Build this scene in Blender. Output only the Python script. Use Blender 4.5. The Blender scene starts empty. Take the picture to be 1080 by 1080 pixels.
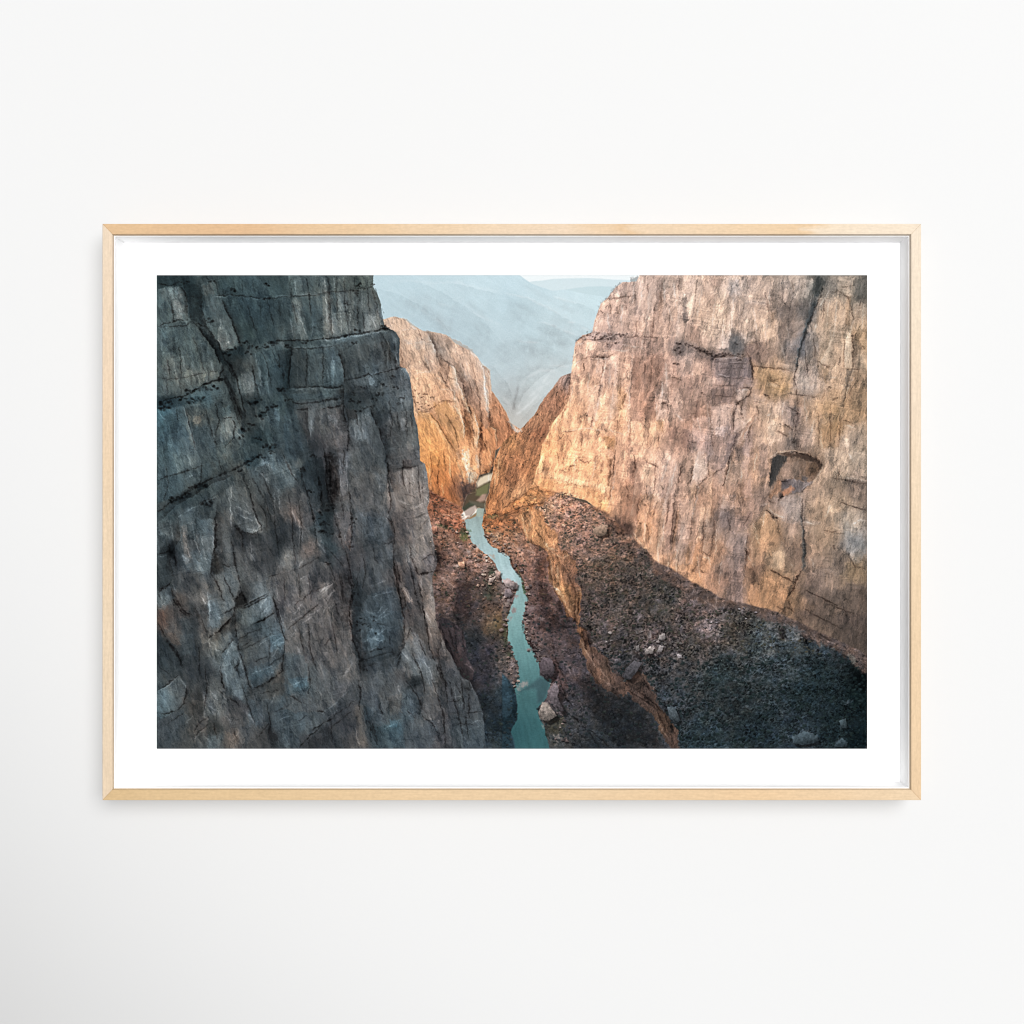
import bpy, math, random
from mathutils import Vector
# tuned surface and light levels
WALL_A = .55; WOOD_K = .575; SPACER_A = .95; PRINT_K = .582
AMBIENT = .22
KEY_P = (5.4, -16.0, 4.6); KEY_SIZE = 12.4; KEY_W = 3080
SPOT_P = (.3, -9.0, .3); SPOT_AIM = (1.3, 0, 1.3); SPOT_R = .2
SPOT_W = 2150; SPOT_DEG = 37.0; SPOT_BLEND = .44
import numpy as np
# ------------------------------------------------------------------ the printed photograph
# Everything below computes the ink colours of the paper print (750 x 500 units).
PS = 1.6
PW, PH = int(750*PS), int(500*PS)
F32 = np.float32
_gx, _gy = np.meshgrid(np.arange(PW, dtype=F32), np.arange(PH, dtype=F32))
X = 165 + (_gx + .5)/PS
Y = 290 + (_gy + .5)/PS
_rng = np.random.RandomState(7)
_perm = np.concatenate([_rng.permutation(256)]*3).astype(np.int32)
_ang = _rng.rand(256)*2*np.pi
_GX, _GY = np.cos(_ang).astype(F32), np.sin(_ang).astype(F32)
_RV = _rng.rand(256).astype(F32)

def pn(x, y, seed=0):
    x = x + seed*17.31; y = y - seed*9.73
    xi = np.floor(x); yi = np.floor(y)
    fx = (x-xi).astype(F32); fy = (y-yi).astype(F32)
    a = xi.astype(np.int32) & 255; b = yi.astype(np.int32) & 255
    u = fx*fx*fx*(fx*(fx*6-15)+10); v = fy*fy*fy*(fy*(fy*6-15)+10)
    def g(i, j):
        h = _perm[_perm[(a+i) & 255] + ((b+j) & 255)]
        return _GX[h]*(fx-i) + _GY[h]*(fy-j)
    p0 = g(0,0)*(1-u) + g(1,0)*u
    p1 = g(0,1)*(1-u) + g(1,1)*u
    return (p0*(1-v) + p1*v)*1.5

def fbm(x, y, seed=0, o=4, gain=.5):
    s = 0; a = 1; t = 0
    for k in range(o):
        s = s + a*pn(x*2**k, y*2**k, seed+k*3); t += a; a *= gain
    return s/t

def ridge(x, y, seed=0, o=3, gain=.5):
    s = 0; a = 1; t = 0
    for k in range(o):
        s = s + a*(1-np.abs(pn(x*2**k, y*2**k, seed+k*5))*2); t += a; a *= gain
    return s/t

def ax(deg, sl, sw, x=None, y=None):
    # coordinates along / across a direction (degrees clockwise from straight down), scaled by the two lengths
    x = X if x is None else x; y = Y if y is None else y
    r = np.radians(deg); dx, dy = -np.sin(r), np.cos(r)
    return (x*dy - y*dx)/sw, (x*dx + y*dy)/sl

def cells(x, y, seed=0):
    # worley: distance to nearest, second nearest, id value, offset to nearest
    xi = np.floor(x); yi = np.floor(y)
    d1 = np.full(x.shape, 9, F32); d2 = d1.copy(); idv = np.zeros(x.shape, F32); ox = idv.copy(); oy = idv.copy()
    for i in (-1,0,1):
        for j in (-1,0,1):
            cx = xi+i; cy = yi+j
            h = _perm[_perm[(cx.astype(np.int32)+seed) & 255] + (cy.astype(np.int32) & 255)]
            px = cx + _RV[h]; py = cy + _RV[(h*7+13) & 255]
            ddx = (x-px).astype(F32); ddy = (y-py).astype(F32)
            d = ddx*ddx + ddy*ddy
            n = d < d1
            d2 = np.where(n, d1, np.minimum(d2, d)); d1 = np.where(n, d, d1)
            idv = np.where(n, _RV[(h*3+5) & 255], idv); ox = np.where(n, ddx, ox); oy = np.where(n, ddy, oy)
    return np.sqrt(d1), np.sqrt(d2), idv, ox, oy

def sst(a, b, x):
    t = np.clip((x-a)/(b-a), 0, 1)
    return t*t*(3-2*t)

def hexc(h):
    return np.array([int(h[i:i+2], 16)/255 for i in (0,2,4)], F32)

WX = X + .9*fbm(X/5, Y/5, 41, 3) + 1.2*pn(X/17, Y/17, 43)
WY = Y + .9*fbm(X/5, Y/5, 47, 3) + 1.2*pn(X/17, Y/17, 49)

TILE = {'A1':(160,285),'B1':(340,285),'C1':(530,285),'D1':(725,285),
        'A2':(160,475),'B2':(340,475),'C2':(530,475),'D2':(725,475),
        'A3':(160,605),'B3':(340,605),'C3':(530,605),'D3':(725,605)}
TK = 1080/190.
def tpt(tile, s):
    ox, oy = TILE[tile][:2]; k = TILE[tile][2] if len(TILE[tile]) > 2 else TK
    out = []
    for p in s.split():
        a, b = p.split(',')
        out.append((ox+float(a)/k, oy+float(b)/k))
    return out

def bbox(pts, m):
    xs = [p[0] for p in pts]; ys = [p[1] for p in pts]
    x0 = max(0, int((min(xs)-m-165)*PS)); x1 = min(PW, int((max(xs)+m-165)*PS)+2)
    y0 = max(0, int((min(ys)-m-290)*PS)); y1 = min(PH, int((max(ys)+m-290)*PS)+2)
    return slice(y0, max(y0, y1)), slice(x0, max(x0, x1))

def seg_dist(px, py, pts, widths=None):
    best = np.full(px.shape, 1e9, F32); wt = np.zeros(px.shape, F32)
    n = len(pts)-1
    for k in range(n):
        (ax_, ay_), (bx, by) = pts[k], pts[k+1]
        dx, dy = bx-ax_, by-ay_
        L = dx*dx+dy*dy+1e-9
        t = np.clip(((px-ax_)*dx + (py-ay_)*dy)/L, 0, 1)
        d = np.hypot(px-ax_-t*dx, py-ay_-t*dy)
        m = d < best
        best = np.where(m, d, best); wt = np.where(m, (k+t)/n, wt)
    return best, wt

def inside(px, py, pts):
    r = np.zeros(px.shape, bool)
    n = len(pts)
    for k in range(n):
        (x0, y0), (x1, y1) = pts[k], pts[(k+1) % n]
        if y0 == y1: continue
        c = ((y0 > py) != (y1 > py)) & (px < (x1-x0)*(py-y0)/(y1-y0)+x0)
        r ^= c
    return r

def pmask(pts, f=.7, warp=1.):
    m = np.zeros(X.shape, F32)
    sl = bbox(pts, f+4)
    px = X[sl] + warp*(WX[sl]-X[sl]); py = Y[sl] + warp*(WY[sl]-Y[sl])
    d, _ = seg_dist(px, py, list(pts)+[pts[0]])
    d = np.where(inside(px, py, pts), d, -d)
    m[sl] = sst(-f, f, d)
    return m

class Canvas:
    def __init__(s):
        s.c = np.zeros((PH, PW, 3), F32)
    def fill(s, col, m):
        if isinstance(col, str): col = hexc(col)
        s.c = s.c*(1-m[..., None]) + col*m[..., None]
    def poly(s, pts, col, a=1., f=1., warp=1.):
        sl = bbox(pts, f+4)
        px = X[sl] + warp*(WX[sl]-X[sl]); py = Y[sl] + warp*(WY[sl]-Y[sl])
        if not px.size: return
        d, _ = seg_dist(px, py, list(pts)+[pts[0]])
        d = np.where(inside(px, py, pts), d, -d)
        m = (sst(-f, f, d)*a)[..., None]
        s.c[sl] = s.c[sl]*(1-m) + hexc(col)*m
    def line(s, pts, col, w=1., a=1., warp=1., soft=.7):
        sl = bbox(pts, w+5)
        px = X[sl] + warp*(WX[sl]-X[sl]); py = Y[sl] + warp*(WY[sl]-Y[sl])
        if not px.size: return
        d, t = seg_dist(px, py, pts)
        ww = w*.5*(1-.55*np.abs(2*t-1)**2)*(1+.5*pn(px/4, py/4, 61))
        m = (np.clip((ww+soft-d)/(2*soft), 0, 1)*a*np.clip(.85+.6*pn(px/7, py/7, 67), 0, 1))[..., None]
        s.c[sl] = s.c[sl]*(1-m) + hexc(col)*m

FWX = 9*fbm(X/26, Y/34, 71, 5, .62)
FWY = 12*fbm(X/22, Y/34, 79, 5, .62)
def field(points, p=3.2, eps=6., warp=1.):
    g = 4.
    nx, ny = int(750/g)+2, int(500/g)+2
    gx, gy = np.meshgrid(165+np.arange(nx)*g, 290+np.arange(ny)*g)
    num = np.zeros((ny, nx, 3)); den = np.zeros((ny, nx))
    for x, y, h in points:
        w = 1/((gx-x)**2+(gy-y)**2+eps**2)**(p/2)
        num += w[..., None]*hexc(h); den += w
    v = (num/den[..., None]).astype(F32)
    fx = np.clip((X+warp*FWX-165)/g, 0, nx-1.001); fy = np.clip((Y+warp*FWY-290)/g, 0, ny-1.001)
    i = fx.astype(int); j = fy.astype(int); u = (fx-i)[..., None]; w = (fy-j)[..., None]
    return (v[j, i]*(1-u)+v[j, i+1]*u)*(1-w) + (v[j+1, i]*(1-u)+v[j+1, i+1]*u)*w

def relief(h, lx, ly):
    gy, gx = np.gradient(h)
    return (gx*lx + gy*ly)*PS

def tpoints(txt):
    out = {}
    for line in txt.strip().splitlines():
        tile, reg, rest = line.split(None, 2)
        tk = rest.split()
        ox, oy = TILE[tile]
        for k in range(0, len(tk)-2, 3):
            out.setdefault(reg, []).append((ox+float(tk[k])/TK, oy+float(tk[k+1])/TK, tk[k+2]))
    return out

PTS = tpoints('''
A1 L 100 60 2f393c 100 200 6b7071 150 220 8b8580 60 270 5a5a58 230 110 1f2a2e 270 200 343b3d 340 100 5e5c58 450 90 373f41 600 90 454e52 600 200 39434a 520 250 3a444a 660 230 323d44 350 250 50565a 420 330 6b6864 450 430 857c75 560 380 38403f 750 100 3c4546 870 100 5a5f60 800 230 3c4346 870 250 6b6864 960 250 4e565a 1040 150 7b746d 1050 300 7d7670 850 380 6f6b66 950 440 5e676a 100 400 5a6063 80 560 625d58 250 450 5d5f5d 150 650 776a60 300 640 7d7167 80 700 70716f 390 570 605e5c 200 520 645f5a 80 790 1f2a30 300 740 4a5a62 420 500 22282a 500 500 262c2e 480 600 3d3d3c
A1 L 580 580 574e4a 580 680 76706e 700 560 4a5357 680 680 55595c 780 600 3c4a52 900 560 40403f 1000 560 4a4b4c 900 650 3f4143 830 640 202a2e 950 740 47494a 780 800 3c4648 620 780 2a2f31 720 880 50565a 600 900 433f3c 640 1000 2d383b 830 950 42484c 960 880 6b625f 1050 900 655a56 1000 1040 42383a 100 900 3c4a52 160 900 4f5860 200 1000 56606a 280 890 8a7262 300 1000 4f5358 450 940 857d78 400 850 4a4a49 530 800 3d3d3c 60 870 44606b
B1 L 60 100 4b5456 150 100 5b5a55 250 100 565c56 100 250 6e7274 60 320 7b756f 200 250 5d6365 300 270 8a8d90 260 320 7d7c7a 330 300 77716b 300 150 5e605e 380 345 3a3d3f 40 410 74797a 200 410 5f6a70 300 380 565d62 60 540 4c5257 250 480 4e4f52 200 560 4a4b4d 380 450 53565a 440 450 50585c 430 560 6d7074 90 620 55626a 60 720 4a5457 80 780 4f5252 220 670 4a4b4e 300 660 74808a 400 640 585759 490 600 6f7880 500 680 5a595e 300 750 3f4245 200 800 33383a 60 880 7d7271 60 1000 5a5050 160 860 35353a
B1 L 220 980 7b7f86 250 900 656a6e 330 900 3c4448 400 950 605e60 480 800 5c6064 500 930 62605f 550 1000 5f605f 350 1040 3a4046 120 1040 55494a
B2 L 15 150 14191d 100 150 6f6a6c 130 60 7b7a7e 60 60 5e5a5e 200 100 5d5c5d 300 150 66605e 350 60 4d5254 380 40 2f363c 450 60 6a6768 530 60 5a5557 520 150 9a8c85 460 180 83746f 600 120 877f7d 610 240 9a8a83 550 260 9a887f 480 260 8a7870 120 300 79706d 30 400 1d2529 100 420 574f50 250 300 5b5658 230 400 5e6065 330 440 50555c 370 480 454b52 480 420 5e4f4c 470 520 564b4b 540 500 82736d 620 450 95857d 620 560 8b7d78 650 650 746c70 600 700 8d7d78 540 600 918781 450 600 6a6463
B2 L 400 650 4c4f55 280 560 565c62 300 700 4b4f54 220 640 453f43 250 800 41444a 130 560 605554 80 600 3f464b 40 560 37424a 20 660 35393d 100 700 453f42 60 850 655c5b 20 830 6f6762 150 800 50494b 160 980 5d5657 210 850 333a40 300 900 424d55 380 850 434c54 440 750 5c4b48 500 850 635a58 550 780 504c50 600 850 5e5350 640 900 887a74 620 970 80736f 480 960 41444a 100 950 5c5556 350 1020 4f6069 300 1040 55656d 550 1000 585557 650 1050 8a7b74
A2 L 60 60 40484b 100 100 4f5355 200 80 5b5854 250 130 4d4f50 150 200 3f474c 230 200 50504f 340 140 40474a 450 60 565958 600 60 2e3d44 520 100 5e564f 200 280 2e373b 80 370 3a464b 280 230 3a3e3d 450 180 505254 380 320 4b4b4b 350 350 343a3e 230 400 50585d 100 480 44484a 60 530 5e6467 200 540 63605e 110 610 16191c 150 660 32343a 280 450 484f54 280 560 4e4a4a 260 660 5c656b 60 690 3a4144 50 780 2c3235 60 880 5c6468 170 900 4d423e 60 1000 54443c 230 780 4c494a 340 680 5b656b 400 520 56504e
A2 L 450 450 6a5f59 490 270 6a6562 540 370 5c5a5a 620 470 74726f 570 430 47484a 560 200 4e4a47 640 160 454648 680 110 6e7880 700 250 454344 640 370 3f3b3a 560 520 35353a 600 600 55504f 700 600 3f3b3c 780 480 31343a 760 560 33363a 860 370 7a6055 830 280 574e4c 900 330 554e4e 940 400 5a5152 880 560 484648 830 640 7c7a78 770 190 474f54 800 130 6e7478 870 70 7d7872 850 20 30363c 930 100 252d33 960 220 262d33 1020 150 191c20 1040 60 4a4043 1060 150 5f5356 1010 440 3e484d 1040 560 4a5257 950 590 856a5e
A2 L 900 740 746c6a 1000 760 3f3d41 1050 850 6a605d 800 760 5a5250 850 880 544c4d 950 900 5a5354 780 950 443f42 680 900 6c7880 600 960 6a6e70 700 960 7b858b 530 890 35302e 470 870 5c5f60 440 780 6b6f70 390 690 3f3733 400 850 5b5450 380 970 5f6b73 300 880 6b625d 230 960 3a3f42 480 1020 5a5652 650 1050 45545c 900 1020 5f595a 300 1040 564f4c
A3 L 60 160 5c6a70 60 250 6b4a3c 200 230 4d413e 120 350 554a45 60 400 2a3238 220 320 343c43 230 450 2a2f33 80 520 2c3338 280 600 33353a 300 200 5a504d 370 180 5c6870 380 270 646f76 440 180 686c6e 430 310 55514d 380 430 5f605e 360 400 756a60 450 500 5a6368 470 420 555f66 520 170 3a332f 580 240 55585a 690 170 6e7a82 640 230 62666a 620 340 454a4e 560 400 45423f 660 420 4a4c4e 740 400 506470 750 380 5a6f7c 650 590 404a52 650 540 45484c 740 500 4e545a 780 180 4b4246 850 120 554e50 850 270 655f60
A3 L 870 400 75706f 980 100 4a4347 1040 100 6b6260 960 250 5a5557 1000 480 5e5758 840 520 3c454b 830 620 3f4d55 900 670 4a6470 740 640 4b4540 780 660 4e4640 900 560 504a4b 960 600 4d565a 1040 640 5c6266 1040 760 4f5659 850 760 3d474d 130 680 605e5c 70 740 566a74 60 820 556870 190 740 5f5a57 260 760 3a3634 250 850 4a433e 380 770 63625f 360 800 666a6b 450 860 5e5552 520 800 454043 600 700 4b4a4a 540 720 444e55 100 960 3a4147 70 880 3a3e42 250 980 4a4846 300 930 554b46 370 930 393835 380 1010 4b585f
A3 L 480 990 6b5a50 560 960 4b4c50 620 880 485058 650 980 49423f 720 960 2b2829 780 900 40484e 880 880 4a565e 860 950 434c53 960 900 515659 960 990 3c3a3d 1040 960 35353a 1040 880 45484c 820 1000 424a50 200 870 45484a
B3 L 60 100 655c5b 40 250 5e5654 60 400 5a4f4c 140 380 5f5857 150 590 6a605a 60 500 554d4c 30 650 4f5257 30 790 55575a 100 700 444348 100 850 33343a 150 900 35343a 220 870 5f544e 220 1000 5c504a 60 980 33363a 200 500 3d3d40 190 300 2c333a 230 220 3c464e 300 350 60707a 270 270 42505a 330 430 4c5c66 350 240 47525a 440 340 3a444c 380 480 363c42 330 560 383f45 420 540 3f464c 340 640 5f6062 300 750 474c54 390 750 5e5a57 280 850 344450 330 980 35424a 420 920 45606e 400 860 4d5357 500 480 5e5f60 560 460 6e6a68
B3 L 540 370 7a6b62 500 600 665750 570 560 5e676c 630 530 6e7880 650 620 6c6c6c 560 660 202428 600 700 4e4d50 680 680 5f544c 540 770 4c5a64 620 800 45474c 690 800 5e5756 720 850 52494a 590 900 585a5c 660 950 454c54 560 980 41464c 740 700 4a464a 780 780 3b3c42 670 250 99877d 650 350 7c675c 700 380 7a706c 690 480 664f46 620 300 5f5958 570 150 4c4445 540 230 564f4f 620 130 735e54 740 550 524a4b 800 580 4a484c 800 680 45474b 860 680 4b4848 830 740 5e6468 900 760 47484c 880 850 494b4f 930 880 4a4e53
B3 L 900 960 4e565c 850 960 454c52 950 1000 414a52 700 1000 50474a
C1 R 850 80 a99789 760 120 b39c8c 700 250 bc9f8c 620 300 be9f8c 600 400 a38b80 500 480 cda68c 480 600 c9a084 600 600 c8a58e 650 720 c9a48a 560 780 cba27f 430 850 ce9d74 400 960 d4a57e 330 1000 d6a274 700 900 cda07c 850 650 a98571 880 820 a07660 950 550 a88674 950 350 b59681 1000 200 c4a994 1000 100 a89a8c 1040 300 c0a48e 1060 480 77706c 1000 800 c3a692 900 960 c59a74 1050 1000 a27d68 270 1060 c8905f
D1 R 50 100 c9b19c 150 50 9c8878 200 250 c7a98c 130 330 c9ad92 40 380 a08472 270 100 b3a79a 300 250 b39d89 300 430 5d6266 430 500 8c7363 400 330 bd9f83 470 350 bea081 600 230 7f7268 660 60 a3998b 620 350 8c7a6c 780 80 525a58 740 250 5b6468 690 440 566472 850 100 7d786d 830 300 ad9272 900 250 b0977a 870 500 bea383 980 150 8b8270 1040 120 5f605a 1050 400 a98c66 980 450 c0aa8c 1000 700 a98c6c 100 620 b4927e 250 600 756866 200 740 8c7468 350 650 7b6c68 450 600 b38f63 550 700 b28d60 700 650 a59a8f
D1 R 600 850 9a8a80 650 1000 8a7d74 500 930 c2a483 400 950 b9997f 200 900 ae9483 80 900 a97f66 60 1000 a3857a 250 1010 98827a 800 850 b38e65 880 950 ac8659 980 1000 a49583 950 850 9a7a56
C2 R 500 60 d0a27c 350 100 cfa07a 420 190 e0b894 600 210 ddb08a 560 270 d39f70 600 330 d2985f 700 100 c09c80 800 110 9f7c68 870 140 d3b49a 750 230 a87f65 780 350 8f6c58 700 330 b88f70 850 400 be9274 950 130 c3ab9c 980 250 ac9486 930 280 d9bfa8 880 480 c4906a 700 460 5c4640 600 470 a08070 950 450 a8856f 950 650 c89a72 1000 600 a38876 1050 500 8d7668 1050 700 b98c68 1000 740 c48c5c 850 600 a98468 260 130 d8a478 260 220 c89664 300 60 d2a077
D2 R 60 100 bda48f 100 300 b98f70 30 400 b9977c 200 50 8d7a72 300 100 b0937b 400 150 a8866b 180 600 b07f5c 100 650 b9835a 30 700 c18a5c 150 800 9c7560 250 700 7f6e68 230 420 6f6462 330 280 a37c5f 300 550 8b7f7a 420 300 927a6c 650 130 9a7a5c 480 450 aa8760 450 550 a47f5a 550 650 b09a78 620 620 826a5a 600 300 92857f 640 400 8f837a 400 700 8c6a50 500 750 a2784f 480 900 a77c52 420 880 b3825a 280 870 7b6a64 560 900 a0764f 800 400 9c8265 900 300 aa9274 950 100 9f8e76 1030 80 8f8776 1040 210 6f6258
D2 R 850 500 927a5e 950 450 8c8678 1010 550 7d8486 900 680 7a6c5e 1000 720 857052 850 750 85756a 760 850 6b5d54 900 900 5a5048 1030 900 60544c 1000 1000 50453f 700 950 80654c 620 950 8a6a4a 40 800 c48e60
D3 R 700 250 5d4f48 850 250 50463f 950 380 4a413a 780 380 73604f 1050 500 4a4038 560 240 7d6450
C2 N 330 290 a88f84 400 350 9b8076 300 450 9f8478 500 520 8a746c 700 550 756259 600 700 5d5048 800 800 4f4743 700 900 544c48 900 950 4a4542 1000 850 4a4745 250 340 a58a78
D3 N 0 200 5f5350 130 310 7d6f6d 60 420 4a4441 300 350 45403b 450 400 4a5154 600 500 3b4347 200 600 2e3638 500 600 353c40 300 800 2a2f30 700 700 222c30 850 600 20292c 1050 700 0d1516 900 900 1a2326 700 980 283036 1050 1000 0e1619 100 1000 2c373c 400 950 242e33 600 300 5e5c5c 850 420 3c444a
C3 N 600 200 554b48 800 200 504744 900 400 5a5150 650 400 4d4645 900 650 3b3a3b 1000 750 363a3e 700 550 424042
C2 T 50 420 7a5a45 100 520 a17f6c 180 620 98786b 200 720 7a5d53 250 900 5b4844 200 1000 6b5652 20 330 b07a50 150 300 b98a62
C3 T 200 200 6b5653 200 300 574746 350 350 4c4040 400 550 4a4143 300 680 58494a 450 750 3d3a3d 600 800 343436 700 900 2c3034 400 900 3a3a3c 550 1000 26292c 300 950 3f3f3c
B2 T 700 350 96644c 680 480 8b6a5c 800 470 8a5c48 760 520 7a6052 850 590 8b7268 700 650 5d4a44 900 680 856a60 760 800 7a6258 850 870 4c4244 760 950 5d4e4a 950 800 5a4a46 1000 900 6a564f 1050 1000 6b5444 800 1020 3e3838 1000 420 9c6a48 1040 520 a07a62 1050 440 8f5f40
B3 T 750 100 6b564e 820 200 5a4a48 900 200 3a3436 1000 200 5c4a40 1000 120 3d3b30 1050 300 5a4a34 900 400 25282b 1000 450 363238 900 500 2c2b30 950 620 322f34 1000 800 24292e 1040 900 1c2328 1000 1000 2c3338
C3 T 30 130 8a7370 40 500 504842 20 300 4a4534 20 700 2a353b 60 850 1f2a30 30 1000 2a353b 60 580 5d5250
B1 S 420 330 c4b0a0 550 450 bfa896 520 560 cbae97 600 680 d0a98a 600 780 c7a588 620 960 d29a62 640 1060 d2945a 750 830 d9a880 800 900 d2a07a 700 440 aea8a2 850 520 c9b1a0 850 650 a89a92 760 600 c4a58f 900 600 bfa797 940 760 b89c8b 1040 820 b98e70 1060 950 a97858 900 950 ce9466 640 550 b9a292 700 720 cda283
B2 S 680 60 c58243 720 180 be7a45 760 260 a0633c 850 60 e8c8a8 900 100 ddb58e 880 160 c99c74 850 220 6a4c42 890 240 4d423c 980 70 9c6f52 1000 110 8c6648 800 100 b97c4c
C1 B 380 650 b08e82 300 750 a9765c 330 820 9c6a50 200 900 b5805f 230 980 8b5a41 50 1040 c08858 150 1040 a5714f
C2 B 100 50 a87350 60 150 8c5d42 100 250 c4946e 30 250 b27f58 30 330 b07a50 160 120 a06e4c 40 60 9c6a4a
B2 B 1040 100 b07a50 1020 250 a86e44 1000 340 b07448 1060 350 a86c44
C2 O 200 450 c98a55 250 570 d08e55 300 650 b87548 320 830 c07d4b 400 950 b97646 130 450 b67a4c 350 600 a06a48 420 760 865842 160 390 bd8355
C3 O 350 110 c88448 420 210 b87848 460 290 a86840 500 460 a9714c 580 600 8e5f48 680 680 7a5648 850 760 6b4f45 950 900 7d573f 1000 1000 6b4c40 560 480 6b4a40 640 560 68503f
B2 W 900 450 a2b6b4 900 520 a3bdbe 1000 600 afc6cc 940 380 8f9c94
C2 W 20 640 a6c8cc 30 750 bcd5db 100 900 8fb7b6 80 980 86b2b2
C3 W 90 350 6fa3a3 130 480 5f9698 150 600 4e8285 150 750 37686c 150 1000 2e6065 200 1020 2f666b 80 980 22525a 100 230 82b0b0
B1 M 500 100 b4c8cf 400 150 b3c6cd 700 150 b7cad0 900 150 bccfd5 1000 100 bfd2d8 600 280 b0c2c9 800 300 aebfc6 850 400 a7b8be 1000 300 b6c8ce 1000 450 aebec4 1050 600 aebdc3 450 240 b2c4ca
C1 M 30 80 bacdd4 50 200 b4c8cf 200 180 b9ccd2 150 350 b6c9cf 300 260 bed0d5 300 420 b7c8cd 450 300 bfd0d5 400 160 c2d4d9 550 180 c4d6da 100 500 b3c3c9 250 480 b6c6cb 350 540 b9c8cc 50 600 b2c0c6 30 720 aab4b9 80 800 8d979b 200 650 bbc5c8 300 650 bcc2c4 150 820 b5b9bb 100 900 a6a7a6 30 850 a9a4a0 380 600 bcc6c8 560 260 c0d2d6
''')

DK = np.array([.92, 1., 1.02], F32)
def mul(sl, f, m):
    # darken towards a colder black, lighten towards white-ish
    if f <= 1:
        PC.c[sl] *= 1-(1-f)*DK*m[..., None]
    else:
        PC.c[sl] += (1-PC.c[sl])*np.minimum(PC.c[sl]*1.6, 1)*((f-1)*m)[..., None]

NZ1 = fbm(X/8, Y/8, 401, 4, .6)
NZ2 = fbm(X/3, Y/3, 411, 3, .6)
NZ3 = fbm(*ax(-5, 10, 4), 421, 3, .6)
VX = X + 2.2*fbm(X/7, Y/7, 431, 4, .65); VY = Y + 2.2*fbm(X/7, Y/7, 441, 4, .65)

def local(pts, m, warp):
    sl = bbox(pts, m+3)
    return sl, X[sl] + warp*(VX[sl]-X[sl]), Y[sl] + warp*(VY[sl]-Y[sl])

def st_line(pts, w, f, warp=1., soft=.6):
    sl, px, py = local(pts, w+5, warp)
    if not px.size: return
    d, t = seg_dist(px, py, pts)
    ww = w*.5*(1-.7*np.abs(2*t-1)**2.5)*(1+1.2*NZ2[sl])
    m = np.clip((ww+soft-d)/(2*soft), 0, 1)*np.clip(.9+1.5*NZ1[sl]+.6*NZ2[sl], .0, 1)
    mul(sl, f, m)
    # a soft shoulder beside each crack or edge
    mul(sl, 1-(1-f)*.30 if f < 1 else 1+(f-1)*.25, np.exp(-(d/(w*1.5+.6))**2)*np.clip(.6+NZ1[sl], 0, 1)*(1-.5*np.abs(2*t-1)**3))

def st_soft(pts, w, f):
    sl, px, py = local(pts, 2.5*w+2, .35)
    if not px.size: return
    d, t = seg_dist(px, py, pts)
    mul(sl, f, np.exp(-(d/w)**2)*np.clip(.9+1.2*NZ1[sl], .2, 1)*(1-np.abs(2*t-1)**4))

def st_side(pts, w, f, warp=1.):
    sl, px, py = local(pts, 3*w+3, warp)
    if not px.size: return
    best = np.full(px.shape, 1e9, F32); sg = np.zeros(px.shape, F32); tt = sg.copy()
    n = len(pts)-1
    for k in range(n):
        (a0, b0), (a1, b1) = pts[k], pts[k+1]
        dx, dy = a1-a0, b1-b0
        t = np.clip(((px-a0)*dx+(py-b0)*dy)/(dx*dx+dy*dy+1e-9), 0, 1)
        d = np.hypot(px-a0-t*dx, py-b0-t*dy)
        c = dx*(py-b0)-dy*(px-a0)
        q = d < best-1e-4
        best = np.where(q, d, best); sg = np.where(q, np.sign(c), sg); tt = np.where(q, (k+t)/n, tt)
    m = np.exp(-best/w)*sst(-.5, .5, sg*best)*sst(3*w, 1.5*w, best)*np.minimum(1, 5*np.minimum(tt, 1-tt)+.35)
    mul(sl, f, m*np.clip(.85+.9*NZ1[sl]+.5*NZ2[sl], .1, 1.15))

def st_poly(pts, fe, col, a, warp=1., rough=1.):
    xs = [p[0] for p in pts]; ys = [p[1] for p in pts]
    size = min(max(xs)-min(xs), max(ys)-min(ys))
    amp = rough*min(3.2, .4*size)
    sl, px, py = local(pts, fe+amp*.6+3, warp if rough else .3)
    if not px.size: return
    d, _ = seg_dist(px, py, list(pts)+[pts[0]])
    d = np.where(inside(px, py, pts), d, -d)
    d = d + amp*(.9*NZ3[sl]+.7*NZ2[sl])
    fe = fe*(1+.5*rough)
    m = sst(-fe, fe, d)
    if rough: m = m*np.clip(.92+.8*NZ1[sl]+.5*NZ2[sl], .15, 1.1)
    if col is None: mul(sl, a, np.clip(m, 0, 1))
    else:
        m = np.clip(m*a, 0, 1)[..., None]
        base = PC.c[sl]; lum = base.mean(2, keepdims=True); ref = max(float((lum*m).sum()/(m.sum()+1e-6)), .02)
        PC.c[sl] = base*(1-m) + hexc(col)*np.clip(.3+.7*lum/ref, .35, 1.9)*m

def st_dots(pts, r, f):
    for k, (x, y) in enumerate(pts):
        h = int(x*7+y*13)
        for n in range(6):
            q = r*(.16+.26*_RV[(h+n*41) & 255])
            cx = x+r*2.2*(_RV[(h*3+n*19) & 255]-.5); cy = y+r*1.1*(_RV[(h*5+n*23) & 255]-.5)
            sl, px, py = local([(cx, cy)], r+3, .6)
            if not px.size: continue
            d = np.hypot((px-cx)*.8, py-cy)-q+.5*NZ2[sl]
            m = sst(.6, -.6, d)*.75
            mul(sl, soften(f), m)

KD = KW = 1.
def soften(f):
    return 1-(1-f)*KD if f < 1 else 1+(f-1)*(.5+.5*KD)

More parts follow.
